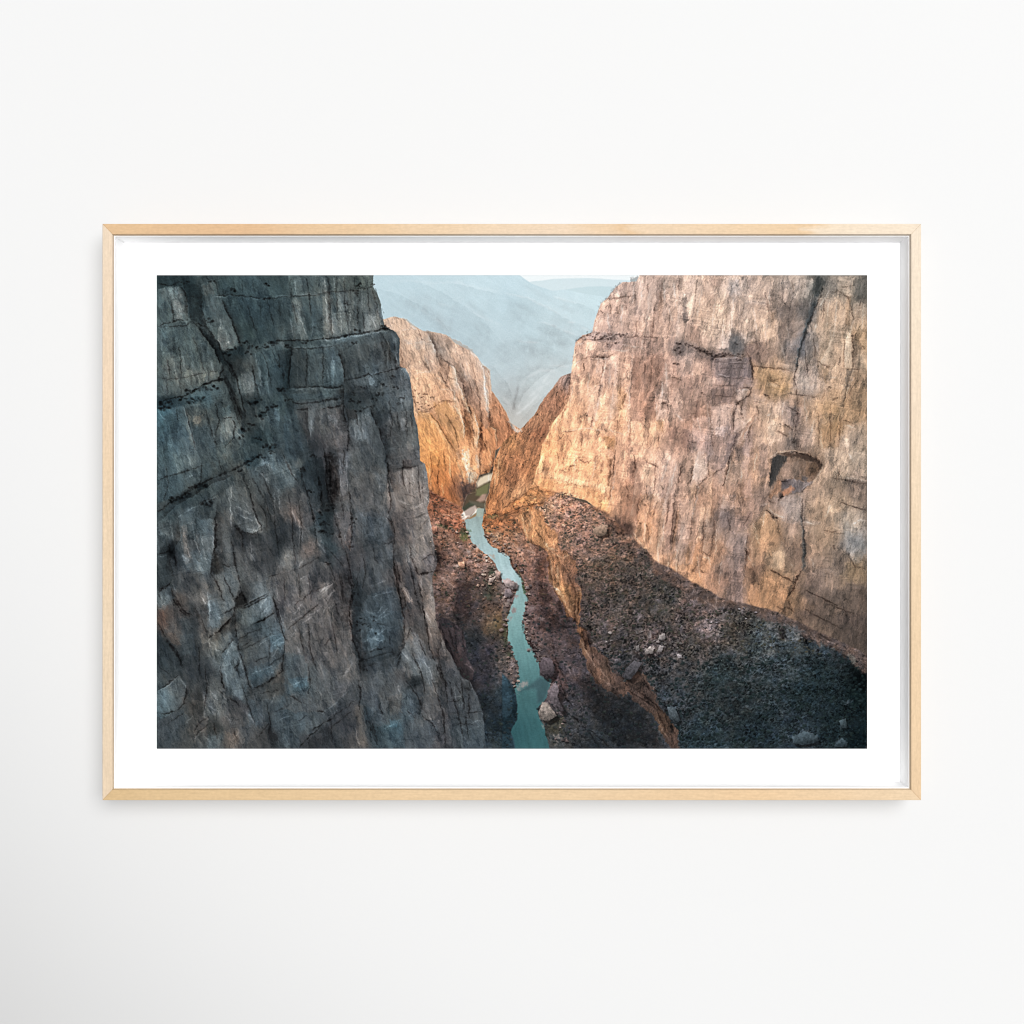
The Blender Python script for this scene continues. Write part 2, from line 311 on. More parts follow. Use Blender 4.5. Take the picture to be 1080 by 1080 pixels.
def strokes(txt, kd=1., kw=1., kinds='dspmqbg'):
    global KD, KW
    KD, KW = kd, kw
    for line in txt.strip().splitlines():
        line = line.strip()
        if not line or line[0] == '#': continue
        head, body = line.split(':', 1)
        h = head.split(); tile, kind = h[0], h[1]
        if kind not in kinds: continue
        for part in body.split(';'):
            if not part.strip(): continue
            pts = tpt(tile, part)
            if kind == 'd': st_line(pts, KW*float(h[2])/TK, soften(float(h[3])))
            elif kind == 'g': st_soft(pts, float(h[2])/TK, float(h[3]))
            elif kind == 's': st_side(pts, float(h[2])/TK, float(h[3]))
            elif kind == 'm': st_poly(pts, float(h[2])/TK, None, float(h[3]))
            elif kind == 'p': st_poly(pts, float(h[2])/TK, h[3], float(h[4]))
            elif kind == 'q': st_poly(pts, float(h[2])/TK, h[3], float(h[4]), rough=0)
            elif kind == 'b': st_dots(pts, float(h[2])/TK, float(h[3]))

for _k, _v in dict(E1=(165,290,7.714), E2=(300,290,7.714), F1=(165,415,7.714), F2=(300,415,7.714), G1=(165,540,7.714), G2=(300,540,6.353),
                   H1=(165,665,7.714), H2=(300,640,5.023), I1=(545,290,8.308), I2=(665,290,8.308), I3=(785,290,8.308), J1=(545,405,8.308),
                   J2=(665,405,8.308), J3=(785,405,8.308), K1=(655,520,7.714), K2=(775,520,7.714), L1=(415,290,4.32)).items():
    TILE[_k] = _v

def forms(txt, a=.8, fe=.8, amp=2.4, chroma=1.):
    # facets, slabs, stains and recesses of the rock: one or two colours (left to right) per outline
    tile = None
    for item in txt.replace('\n', ';').split(';'):
        tk = item.split()
        if not tk: continue
        if tk[0] in TILE: tile = tk.pop(0)
        if not tk: continue
        pts = tpt(tile, ' '.join(t for t in tk if ',' in t))
        cs = [hexc(t) for t in tk if ',' not in t]
        xs = [p[0] for p in pts]; ys = [p[1] for p in pts]
        size = min(max(xs)-min(xs), max(ys)-min(ys))
        sl, px, py = local(pts, 4, .7)
        if not px.size: continue
        d, _ = seg_dist(px, py, pts+[pts[0]])
        d = np.where(inside(px, py, pts), d, -d) + min(amp, .3*size)*(1.0*NZ3[sl]+.5*NZ2[sl])
        m = (sst(-fe, fe, d)*a)[..., None]
        t = sst(min(xs), max(xs), px-.12*(py-min(ys)))[..., None]
        c = cs[0]*(1-t)+cs[-1]*t
        # a thin lit rim above, a thin dark one below each outline
        if chroma < 1:
            b = PC.c[sl]; lc = c.mean(2, keepdims=True); lb = b.mean(2, keepdims=True)+1e-4
            c = lc*(chroma*c/(lc+1e-4)+(1-chroma)*b/lb)
        PC.c[sl] = PC.c[sl]*(1-m)+c*m
        rim = np.exp(-(d/.8)**2)*a
        gy = np.gradient(d, axis=0) if min(d.shape) > 2 else 0*d
        PC.c[sl] *= (1+rim*np.clip(gy*PS, -1, 1)*.10)[..., None]

def forms_left():
    forms("""E1 10,125 90,95 180,90 225,120 250,190 255,360 190,380 130,370 10,390 4d5557 75726e; 130,200 180,200 215,370 150,360 9a948f 8f8a86; 90,110 180,100 180,200 120,200 7d888a
250,180 380,180 380,380 350,400 260,340 2c3538 3a4448; 10,10 200,10 200,80 10,110 252c2e 33393b; 200,10 370,10 370,180 240,170 20282b 2c3234
385,170 510,165 590,360 670,560 580,580 530,620 490,500 400,300 3f4648 5d666a; 500,420 560,410 600,560 580,580 530,615 500,500 8d8079 7f7c79; 370,80 440,60 480,150 400,160 5d4e48
520,180 600,165 680,220 760,350 800,540 680,540 600,360 3e494d 39413f; 600,170 720,180 900,190 960,420 980,540 830,560 790,370 720,300 333d42 3b4549; 900,200 1080,180 1080,540 960,540 343c40 45494a
480,30 800,20 880,60 800,180 640,170 520,110 3c4648 454e52; 10,420 100,390 270,370 330,430 440,560 540,740 530,800 400,880 250,950 10,960 54595a 6a6560; 30,520 150,500 170,640 100,620 403e3d
50,630 200,650 210,820 60,830 7d7a76 6f6a64; 210,830 270,820 270,900 210,900 72726f; 330,820 400,800 380,900 330,900 8a7d6f; 350,470 440,560 540,760 520,800 400,620 5a5f61 4d4a49
340,420 450,500 540,640 540,720 440,560 20282c 1c2226; 530,620 700,580 720,640 560,660 1e2a30; 600,700 720,680 760,720 660,830 3b3736; 690,810 780,800 800,960 690,960 7d7673 6f6a69
780,640 920,610 1000,740 1080,800 1080,960 900,960 840,800 4a5357 39434a; 980,600 1080,620 1080,780 1010,740 3c3f42; 40,420 110,410 140,560 60,600 5f6668 6b6863; 220,480 330,480 400,700 280,700 5c605f 6d6862; 400,660 470,660 520,790 440,830 6d655f 57534f
E2 0,160 720,100 790,410 330,520 0,560 4b5254 74716d; 60,180 110,180 130,300 180,500 150,540 90,420 7b7976 807d79; 130,180 200,180 210,460 170,400 434b4e 4a5255; 205,170 310,170 320,500 220,500 3e484e 565e62
310,180 370,170 360,520 320,520 84776e 7d7b78; 370,140 430,140 420,300 380,300 3f494e; 380,310 520,300 520,490 350,515 83807c 8a8782; 430,140 500,130 510,300 440,300 75797a; 500,130 560,130 580,470 530,480 6b625c 77716b
570,140 640,120 660,440 590,450 4a4c4d 42474a; 640,130 740,110 760,300 680,320 650,300 55595a 5f6060; 660,330 760,320 780,440 650,460 9da0a0 8a8783; 740,200 790,270 820,400 790,410 565f64 454b4f
0,10 720,10 720,100 0,150 434a4c 5a5c58; 80,20 140,20 130,150 90,150 636a6b; 290,20 340,20 330,140 300,140 7a7470; 380,30 500,20 500,130 390,140 6a6660; 560,20 620,10 640,100 580,120 3c4543
0,540 330,530 380,560 0,590 2a3333 39413f; 380,530 560,490 800,450 840,470 560,510 400,560 6d7a80 59656b; 400,570 560,510 850,470 920,500 930,740 700,800 480,860 450,640 4d4c4a 4b4f52; 880,480 920,520 935,740 900,750 6e7277 5b6368
60,600 180,600 180,920 40,920 3a3534 423f3e; 185,610 400,600 450,700 490,880 200,920 454a4d 5a646a; 380,700 420,690 400,900 380,900 7a868c; 0,600 60,600 40,920 0,920 2a383e 1f2a2e; 430,620 470,720 490,860 450,800 5d676c
480,860 700,810 870,790 930,760 1010,800 1030,960 500,960 4a4a4b 5f6468; 690,810 740,860 720,900 690,890 98a3aa; 950,750 1020,800 1030,860 960,800 77818a; 600,560 700,560 680,700 600,680 524f4c; 720,560 860,540 860,700 740,720 504f50 56534f
F1 10,60 300,20 420,40 300,80 10,130 22303a 31424a; 10,150 200,100 250,250 330,450 370,580 360,720 80,870 10,880 43555e 66696a; 90,420 300,330 340,560 120,680 5f6a6f 757271; 225,210 260,270 310,430 280,420 85786c; 40,180 180,160 180,300 100,330 3c4448
250,110 420,80 440,300 500,480 400,560 370,560 300,330 3f4447 4f565a; 300,190 370,170 370,240 310,250 8d7564; 430,80 520,70 530,200 450,200 45494a; 450,220 520,210 520,400 490,480 3a3b3b 4c4a48; 540,250 600,190 630,290 560,390 530,330 8c8a84 7c756e; 530,110 600,100 600,180 540,190 5f6a6e
500,400 600,380 560,490 490,520 66645f; 600,380 660,360 680,440 560,540 520,540 6b5f57 5d5650; 370,600 490,540 490,640 450,700 370,720 3d464b 4a443f; 490,540 620,480 620,620 490,650 50504e 57504a; 640,480 800,400 900,480 840,560 690,600 620,560 3e4243 494947
830,240 1000,200 1080,320 1080,480 960,420 880,330 3a4043 3c454c; 590,0 660,0 760,210 700,240 640,120 3d3a39 524c48; 10,960 280,850 480,750 620,680 620,740 480,830 280,910 100,960 39464d 45494a; 100,880 280,810 280,840 120,890 16222a; 330,740 420,730 420,770 330,790 1a262c
640,640 760,620 860,960 760,960 640,760 5b5552 4a4442; 820,600 920,570 980,700 1080,960 900,960 4f4b4a 555050; 770,350 860,340 850,400 780,400 1e2a30; 660,290 740,280 700,330 660,320 22303a; 820,160 900,140 880,190 830,190 1a262a; 740,60 860,40 800,90 750,95 1a252b; 720,540 800,500 840,510 760,570 20303a; 900,430 980,420 960,460 910,460 223039
960,120 1000,120 1000,220 970,210 7a868e; 840,200 880,200 880,300 850,290 6a6664; 1040,240 1075,250 1075,300 1050,300 6d7880; 0,900 90,860 60,960 0,960 4a4644
F2 0,120 80,140 140,200 180,380 280,720 300,940 200,960 170,760 60,600 0,500 39434b 2f3a41; 80,60 270,60 280,110 200,130 80,130 4a4647 5d5557; 290,50 480,30 470,90 380,110 290,120 5b5f62 71767a; 0,0 480,0 480,30 80,50 39434a 4d565b
205,130 250,130 230,280 215,370 205,300 7a7a7f 5f5a5c; 190,380 290,370 360,580 360,880 290,960 240,640 2a2d31 35343a; 290,120 470,100 500,300 510,480 450,500 340,400 300,300 6b605e 6f6868; 350,180 420,170 440,290 400,260 97979b 8c8a8d
320,400 440,440 370,580 360,560 575457 5f6064; 440,490 510,480 515,830 460,820 84848a 77747a; 360,580 440,580 450,850 380,900 5a4a46 655754; 240,520 300,520 360,860 310,960 290,800 14191d 1d2126; 80,140 200,140 190,360 150,300 453b3b 4a4040; 250,130 290,130 290,360 240,360 453d40
520,230 700,180 780,300 830,560 720,640 600,640 530,560 5a5756 514f50; 600,310 670,320 670,380 600,380 7c838b; 750,170 830,160 850,640 880,800 840,800 800,400 343a42 3b3e46; 850,160 1030,130 1060,600 880,640 5c5a5b 706864
900,650 1080,600 1080,960 900,960 84776f 948882; 530,640 830,620 850,960 540,960 615a57 5b5a5a; 500,20 1020,20 1030,130 700,160 520,100 3f4548 565b60; 500,120 590,130 580,210 510,200 3d322d; 940,200 990,200 980,300 950,300 828389; 620,400 720,400 700,640 640,620 48474a; 720,640 830,660 820,800 740,800 676a6d; 960,540 1040,540 1030,610 960,610 5a4846
G1 10,180 90,190 120,580 10,620 353b3e 2f3437; 100,300 150,310 150,400 120,380 15181b; 10,630 110,590 130,700 60,800 10,760 5f6a70 5a5f62; 10,790 60,800 90,960 20,960 6a4a3c 5a463d; 200,110 290,90 300,420 240,420 6d625d 707072; 330,60 460,60 470,330 440,480 360,480 5a666c 707c84
250,100 330,100 320,230 260,230 2c353a; 470,340 520,420 530,480 490,520 450,470 40392f 403b38; 540,100 600,100 620,430 680,560 680,640 640,690 560,560 540,400 66696b 5d5c5d; 440,500 540,540 640,740 560,840 530,830 450,600 6f6c68 5f6569; 420,660 530,830 500,940 420,940 66737b 5c656a
640,740 690,650 740,740 650,770 2c2623; 640,130 720,160 730,330 700,310 35302f 2f2f33; 720,200 970,140 1000,420 960,520 830,480 760,330 3f3d40 36373b; 640,790 900,650 960,780 800,900 760,930 650,900 59615f 75818a; 520,940 640,820 640,960 500,960 57524c
630,20 800,40 840,120 760,160 640,120 4d5053 5f6164; 860,20 1000,20 1000,130 880,160 4a4442; 140,240 200,230 230,460 180,420 2d3338; 120,620 250,700 280,800 200,800 140,720 554840 4d4440; 260,500 360,500 350,680 280,680 57524e; 700,400 800,420 830,560 720,580 55504f; 880,560 1060,470 1080,640 980,760 920,660 655c58; 340,660 410,680 410,760 350,740 77706c; 200,340 270,360 260,420 210,400 7d8085; 320,400 380,420 380,500 330,480 75818a; 760,340 790,340 790,420 770,420 807c7a; 1040,360 1080,340 1080,430 1040,430 868484
G2 0,300 300,340 460,560 450,700 440,900 480,960 0,960 6a6360 5f5654; 170,440 290,370 300,450 190,520 3f3c3f; 430,640 450,720 450,880 430,900 425,740 8d8580 7c7572; 460,400 560,380 520,560 480,960 440,760 455,560 2b3237 333a40
200,0 330,0 320,200 380,240 300,310 250,200 2d3a40 36454b; 480,180 720,200 740,500 560,560 460,420 4d4b4c 50555a; 520,30 690,40 730,150 640,220 520,160 5b646c 59626a; 560,560 740,500 800,720 790,900 520,930 520,700 475059 3f4750; 540,780 640,700 680,860 580,920 64747e 5a6a74
730,330 770,340 850,600 790,640 740,480 8a766b 77665f; 770,250 880,420 900,600 850,580 790,440 5a5557 524d50; 830,200 880,300 890,400 840,330 968a84; 870,20 970,20 1020,340 960,400 890,410 880,280 93857d 8c7e78; 890,430 990,420 1010,700 960,680 920,560 7d6a60 8a7c75; 940,680 1020,720 1080,900 1000,960 92837a 7f736e; 800,620 900,600 960,800 960,960 840,760 504848 5c5250
330,0 450,0 440,180 400,240 340,160 6d6463 74696a; 400,200 430,100 450,90 440,260 8a6b5e; 300,310 380,240 440,380 450,560 380,460 454b50 5a5253; 700,60 830,60 860,200 760,240 6f5f58 7d6e68; 780,480 850,600 830,610 785,540 a08e83; 60,420 180,480 120,600 40,560 7d7672; 210,540 300,480 300,540 230,590 85807d; 0,640 80,600 60,760 0,780 726d6c; 260,640 330,620 330,760 270,760 77726f; 560,160 640,150 640,220 560,210 454d54; 940,290 1015,290 1015,390 940,395 7d7880
H1 10,20 130,140 200,330 250,420 10,480 2f363a 33383b; 10,500 180,365 265,470 230,620 30,730 10,680 566770 6a625c; 240,120 420,100 430,420 390,560 260,580 200,350 35373a 3a3a3c; 420,70 500,0 600,30 530,190 520,300 460,200 6b6a63 707475; 540,190 630,80 660,190 720,300 750,520 690,570 600,520 550,440 66747c 5c5f61
680,130 900,60 910,200 720,290 484540 55616a; 740,320 980,230 960,380 780,480 46555f 3f4c55; 920,60 1020,20 1050,100 930,180 5a7080; 390,520 560,480 560,640 430,690 64666a 6a6867; 10,740 220,640 260,720 40,930 10,940 454548 3d464e; 800,600 1000,520 1080,560 1080,960 960,880 900,760 42474c 48555f; 900,810 960,840 1000,900 930,880 231f20
180,40 300,30 320,200 220,200 3f484e; 60,20 140,120 200,120 150,20 5c4a40; 250,560 390,580 380,700 280,680 4f4944; 560,640 700,620 760,760 620,800 4a484a 504a46; 740,560 810,560 820,770 760,700 48555f; 560,820 660,860 640,960 560,960 6b5a50; 260,800 330,820 320,920 270,900 665a52; 940,440 1050,160 1080,200 1040,420 5a4e47 514b4a; 380,500 410,500 395,700 380,700 6f7478
H2 0,0 350,0 360,180 390,330 320,470 200,560 60,560 0,540 625a58 66605f; 0,240 110,260 130,430 0,480 42525b 4c5960; 345,0 360,20 355,190 345,150 8a807a; 370,0 400,0 410,320 380,240 2a3138; 400,40 620,20 640,170 580,250 420,310 414d57 3f4850; 440,130 520,120 530,190 460,220 66757f
430,320 600,260 660,420 560,520 520,640 460,620 4a4d53 56565a; 480,640 620,620 640,750 480,750 34434b 3f515b; 670,110 740,190 830,480 790,460 700,300 7d828a 6f6c6c; 610,240 660,180 720,350 640,380 66696d 6c6560; 740,10 800,10 800,70 770,120 99877d; 750,110 830,120 860,260 790,270 80685e 776c68
830,270 940,380 920,560 860,560 47464b 4a4a50; 930,380 980,390 1040,500 1060,560 950,600 47464a 44464b; 870,570 1060,620 1060,750 900,750 434a50 4a525a; 220,580 390,500 390,740 240,740 3a393d 423f42; 380,520 420,520 440,740 380,740 66594f 5a524c; 650,440 800,480 850,640 840,750 660,750 4c525a 4a474a
30,80 130,60 120,160 40,170 6f6968; 150,90 240,60 260,180 180,200 5a5352; 210,180 330,200 320,330 220,320 6b6462; 20,380 130,370 110,420 40,430 547080; 160,300 200,300 200,400 170,380 6d6868; 470,340 540,350 530,420 470,410 64676a; 540,480 620,460 620,560 560,580 5e5550; 700,480 780,470 810,600 740,600 655a54; 620,20 740,10 700,100 640,110 5b4a46 625450; 560,600 610,600 600,640 560,640 47697a""", .64, 1., 2.8, .5)

def forms_right():
    forms("""I1 740,230 1020,190 1080,500 680,500 c2a897 bca08e; 890,70 1060,60 1020,190 780,210 b09f96 a39389; 560,560 680,505 1080,510 1080,600 700,580 98898a 9c8c86; 800,600 940,580 920,650 800,650 8d7f80; 520,590 780,600 780,700 500,720 cca993; 500,720 740,730 720,900 490,900 c9a288 c29a80; 590,880 720,890 720,960 580,960 b98c6a; 780,720 890,710 880,997 760,997 cbb09f; 890,680 1000,680 990,997 900,997 c89b7c; 1020,800 1080,720 1080,997 1020,997 9d6f5a
I2 0,20 90,10 60,200 10,220 9f8f86; 80,10 280,10 250,500 100,500 40,300 c0a796 b3988a; 255,150 290,150 280,350 240,400 a77f66; 120,380 200,380 210,500 130,500 a3806c; 300,120 460,100 460,380 380,560 300,540 c4a48e b99c8a; 390,30 460,20 460,120 390,120 a08777; 470,20 640,20 560,320 520,560 480,400 d3c2b4 d0b8a4; 640,10 820,10 720,250 640,400 560,380 c5a384 cdb6a2; 700,20 800,20 790,100 710,100 a98a78; 700,180 780,170 740,280 660,270 ae8d76
820,10 960,10 900,400 860,640 640,640 600,500 740,400 cfb6a0 c9b8aa; 860,60 960,40 960,180 870,180 b7b2ae; 960,10 1080,10 1080,560 960,560 b7ab9e b5a08e; 0,530 400,540 380,650 0,640 ad8f80 a78676; 390,580 560,600 700,660 820,690 780,740 600,720 420,700 7d7372 6e6c70; 880,560 960,530 1000,640 960,720 880,680 6b7377; 1000,640 1080,600 1080,760 84716a; 0,670 140,680 130,997 20,997 b08a76; 140,700 310,690 300,997 200,997 120,900 a67a64 9b6f5c; 300,560 330,560 330,740 300,740 d9b493
330,720 560,700 560,900 360,900 c0a18f b89a8a; 480,680 570,690 560,760 480,740 cbab92; 580,760 660,760 630,880 570,880 d2b69c; 700,740 1060,720 1080,850 1060,900 720,900 7a6f73 716a72; 650,900 1080,880 1080,997 660,997 b39a8c a3887a; 660,910 760,900 740,960 660,960 d0b9a6; 360,900 560,880 540,997 340,997 a58472 9b7a6a; 460,200 490,190 490,420 465,400 6b6668; 480,400 600,480 590,580 500,560 9c7a66; 960,10 1000,10 980,40 3d4444
I3 0,20 260,20 200,560 0,600 b9a795 c2aa94; 100,180 190,150 190,210 110,210 97867a; 0,230 200,230 190,300 0,300 a08e82; 150,300 290,400 280,560 150,580 cdb39a; 270,40 620,40 560,200 300,240 b3a494 a89c8e; 330,60 400,40 390,120 340,120 857f7c; 440,80 490,80 480,140 440,140 7c7976; 230,330 280,320 270,460 240,460 c09a74; 300,280 440,260 560,210 600,280 540,400 340,400 310,360 736863 67625f; 330,420 380,400 340,560 300,540 6d5f5a; 380,420 540,400 500,640 380,640 8a7c72 837a74
340,640 480,600 440,780 360,760 857268 7a706c; 620,20 720,20 690,120 650,180 610,150 363d3c 2b3233; 600,200 660,150 620,320 560,480 500,660 460,800 440,840 470,700 520,520 4a585f 525e64; 720,40 800,20 810,120 740,160 7d7870; 820,20 980,20 920,180 820,170 b8a68c; 980,20 1080,20 1080,200 980,210 5a5c56; 640,200 940,160 900,480 760,800 640,760 560,500 b09a80 b59b7e; 700,300 780,280 780,420 700,440 a08b72; 540,530 640,520 640,780 540,780 8f7c6a 857668; 740,420 880,440 840,600 760,600 9c8a74
900,500 950,480 960,820 880,820 c4b195 bea98c; 900,200 940,180 930,440 890,440 b5875a; 950,250 1080,240 1080,480 960,480 b09c82; 960,500 1080,500 1080,640 1000,620 b79a70; 960,740 1060,690 1080,830 960,830 c0ab8e; 960,480 1040,640 980,720 950,700 85694e; 0,640 120,560 200,640 280,800 120,800 20,740 85716b 8f796c; 0,720 60,760 80,900 0,880 6d6b75; 80,820 440,850 420,997 80,997 b58d62 b99670; 200,940 300,940 290,980 200,980 cbb497; 440,880 640,800 640,997 440,997 a8a09a a39385; 640,790 760,810 740,940 660,900 a67f56; 740,830 920,830 880,997 740,997 b7a084; 900,830 960,830 920,997 890,997 7d746a; 950,840 1080,830 1080,997 930,997 ae926c b49a78
J1 470,0 640,0 640,380 420,400 400,300 d2a98a d0a484; 640,30 760,0 720,300 650,390 620,300 b9a7a2 c5ac9c; 760,20 860,0 860,430 720,400 cfa88b c99b78; 860,0 960,0 940,420 860,430 cb9468 d09c74; 960,0 1080,60 1080,400 980,420 c3a492 ae8a74; 310,330 420,390 420,760 200,740 270,480 d9ac84 cf9d72; 420,420 560,400 560,680 430,730 d4a57e d0a582; 560,420 860,420 840,640 600,680 cda385 c99672; 770,460 860,460 860,600 800,560 c07f4c; 440,720 650,680 800,640 800,880 560,850 430,800 cc9a6c c8955f; 670,680 770,660 760,770 680,760 bc9a80
860,440 1000,420 980,900 820,900 cda384 c09478; 970,500 1080,460 1080,900 980,860 b08c78 8f6c5c; 800,660 840,650 820,890 800,890 8f5c3c; 200,745 360,790 520,840 700,870 820,910 820,950 640,890 440,860 220,790 e6c09c e2ba92; 160,820 360,850 540,880 780,950 780,997 300,940 100,997 cf9860 cd925a
J2 0,60 200,40 180,300 0,320 b18d78 a98674; 110,220 200,180 190,300 130,310 7f6158; 200,80 430,60 420,280 240,320 ccb09c c8ad9b; 280,150 320,150 310,210 280,210 8c695a; 230,330 290,330 280,400 230,400 b8824e; 0,330 240,330 230,700 0,660 d3ab88 cfa584; 250,440 420,400 400,800 240,820 c9a88f b99a86; 430,40 540,20 540,140 440,160 7d655f; 440,160 560,150 560,300 440,300 957a6c; 570,150 620,140 600,290 560,290 86695f; 340,400 410,380 400,490 340,480 84645a; 440,400 520,400 520,560 450,560 7c5f58; 320,500 400,500 400,600 340,580 94796a
540,300 720,280 720,500 540,500 b3a79f a99f9a; 700,200 900,170 860,440 720,440 b9aaa0 b3aaa6; 530,500 720,510 730,620 540,600 a59a99; 740,380 850,370 830,470 740,460 b6b3b6; 720,40 760,20 740,140 710,130 625a5e; 790,40 900,40 890,170 790,170 6f6468 7a6e70; 930,50 1040,50 1000,140 930,140 b9b0aa; 910,180 1010,200 1020,320 920,420 bcaea2; 1020,60 1080,40 1080,300 1030,280 ae8c6c; 960,430 1060,370 900,700 830,890 840,700 c39e7c bd9877; 830,440 950,440 880,650 780,780 760,700 a9917f 776a70; 850,520 910,500 860,680 800,740 605a66
930,560 1010,560 980,680 920,660 6e6568; 1000,420 1080,380 1080,640 1010,640 a39aa0 98888a; 880,700 1000,680 960,860 840,880 a1917f 948781; 570,590 710,620 680,800 590,900 540,820 b9b5b3 b3a79f; 420,620 570,660 540,800 440,860 420,760 9b8272 8a6c58; 690,640 830,760 810,890 720,997 640,900 c2a188 b3968a; 0,680 60,680 80,860 0,860 86655a; 110,720 210,720 190,880 110,880 d2aa86; 0,860 110,860 100,997 20,997 7b5c52; 230,820 400,800 380,997 240,997 a89086 9a8074; 860,880 1080,860 1080,997 840,997 a18c80 9a8272
J3 0,0 240,20 240,120 0,100 ad8d6a a98660; 80,90 210,90 200,150 100,160 a3948a; 100,170 340,160 330,300 180,300 bfa68c bda890; 200,320 320,310 330,500 220,540 c8b6a2 bca690; 360,20 480,20 470,90 380,90 9c9288; 480,20 620,10 610,100 490,100 aca49c 9a9590; 380,100 520,110 520,200 380,190 b08a68; 370,190 490,210 480,360 400,380 8b7b7a 7d7076; 340,360 400,360 400,480 350,460 8a6446; 380,480 470,480 440,550 380,540 5c5350; 480,200 640,130 620,540 500,560 b09a86 b49c86; 620,100 860,40 860,340 640,400 bb9f80 b3946c; 680,350 860,320 840,560 680,560 ab7f50 a87e54
880,40 1080,20 1080,330 880,340 a48862 94774e; 870,360 1080,340 1080,600 880,580 a39480 98866c; 880,480 920,480 910,560 880,550 c4bcae; 690,560 1060,600 1060,800 720,760 ab9c8a a59480; 930,840 1080,850 1080,940 920,930 71655c; 930,800 1080,835 1080,860 930,820 b5a890; 0,440 100,440 60,997 0,997 a08a84 9a7b6a; 60,560 160,540 80,820 20,860 b98b64; 130,540 200,520 220,800 140,820 8a7a7a 8d7d7a; 560,900 740,740 1000,900 1080,960 900,997 560,997 a38c76 96806c
K1 0,10 160,10 140,240 0,260 a06f52 8a5c48; 0,260 90,270 80,360 0,350 6b4c44; 170,10 280,10 250,330 200,450 100,400 c4925f c79464; 250,140 350,40 340,320 300,500 200,450 cb9a68 c38f64; 270,20 310,10 320,60 260,120 dbb896; 360,10 430,10 420,120 370,160 8b6a5c; 380,130 470,60 440,340 360,340 a5897c 9c7d70; 360,340 430,345 400,460 360,470 8c6c66; 480,60 600,40 560,380 460,380 b39d92 a99b98; 450,390 540,400 520,580 430,590 9e8d86 8f7f7c; 590,110 660,120 620,420 560,420 b39a8a; 560,430 600,430 580,580 540,580 a79a98
430,300 470,140 480,140 440,420 410,480 c78a55; 530,560 560,400 575,400 550,590 c08452; 650,130 690,120 660,360 630,380 dcbfa0; 690,120 780,180 760,400 740,520 660,480 b98c68 b08464; 640,500 660,500 640,640 600,640 86706a; 670,520 780,520 740,700 650,700 c2946c ba8a64; 810,160 890,150 880,280 820,280 706a70; 780,10 940,10 920,130 800,140 b0968a a49690; 900,200 1000,180 960,300 900,330 83706a; 860,380 1020,360 1020,640 960,900 860,880 880,600 8f817c 8a7d7a; 1020,440 1080,340 1080,720 1010,760 b08a6c a87f60
250,560 420,480 400,700 300,700 bb8d68 ac7f68; 400,640 560,640 550,770 420,720 8d6a5a; 570,640 760,700 860,800 860,940 700,930 570,800 bd8c60 b98a62; 675,780 705,780 695,860 665,860 7b6560; 735,820 780,830 760,880 720,880 6c5853; 790,850 820,850 815,910 785,910 79635c
K2 0,60 260,40 200,200 20,330 a28472 93786c; 0,330 130,330 90,480 60,900 0,900 87797a 7d6e6c; 60,180 150,140 120,280 50,330 7e6a6a; 160,260 280,160 340,230 400,380 300,520 180,440 b5895c a8794e; 380,60 550,20 550,240 400,210 9d938d 98908c; 260,140 300,150 350,200 320,220 665850; 340,240 550,250 540,460 420,440 a17c5e 96785f; 280,390 330,400 320,430 280,430 685040; 420,460 550,450 540,640 410,640 7b6555; 310,480 410,480 390,620 320,580 ab9c80; 100,340 280,400 240,580 110,540 b07f58 a87a58; 120,600 240,580 240,720 130,740 7a5f52
260,640 470,700 430,880 330,860 240,740 ab7e58 a37752; 110,780 320,820 420,980 180,980 110,900 b5845a ad7c50; 580,60 860,60 860,330 580,330 9a836c a08a6e; 740,80 820,60 820,180 760,160 b3a084; 580,220 700,230 700,260 580,260 9d9892; 590,340 800,330 800,600 600,620 90745c 8d765e; 870,80 1060,130 1060,300 880,260 a09580 989283; 900,300 1070,380 1060,520 980,580 910,500 858a8a 7c8588; 580,640 700,640 720,780 580,760 715d54; 800,580 870,530 890,680 5f5450; 740,640 900,690 880,800 740,760 8f7459; 920,560 1070,600 1070,760 920,720 85704e 7a6446; 580,820 860,900 860,1000 560,1000 5f5049 63523f; 880,780 1070,780 1070,1000 900,1000 51463b 5a4a3a; 551,200 575,400 580,600 555,610 548,400 3f5058; 540,640 500,720 440,840 430,820 490,700 38322e""", .66, 1.3, 4.2, .36)

def cave():
    forms("""J3 236,650 300,608 420,588 560,618 645,660 682,700 672,750 600,860 540,920 440,960 330,990 220,997 212,900 806a59 6d5847; 245,650 300,618 382,640 340,720 300,780 270,860 228,905 222,860 2f3030 3b3a38; 340,610 480,598 560,622 645,664 682,704 662,752 640,704 560,664 470,640 400,640 4d3a2f 33261f
560,680 640,690 660,740 620,800 540,800 69523f 594433; 350,700 480,680 500,780 420,860 330,850 917a69 877260; 330,850 440,830 540,860 600,860 520,930 430,960 330,920 6d686b 7a7371; 300,830 332,850 322,940 240,997 218,990 ab8060; 330,950 412,888 442,910 400,960 340,985 b57c59; 318,950 345,985 330,997 308,990 3a2f2b; 510,800 560,820 540,860 505,840 4f4a48""", .88, 1.5, 2.2)
    forms("""J3 300,606 420,586 560,614 640,655 690,700 676,690 560,600 420,572 300,590 c29f7c""", .5, .5, .6)

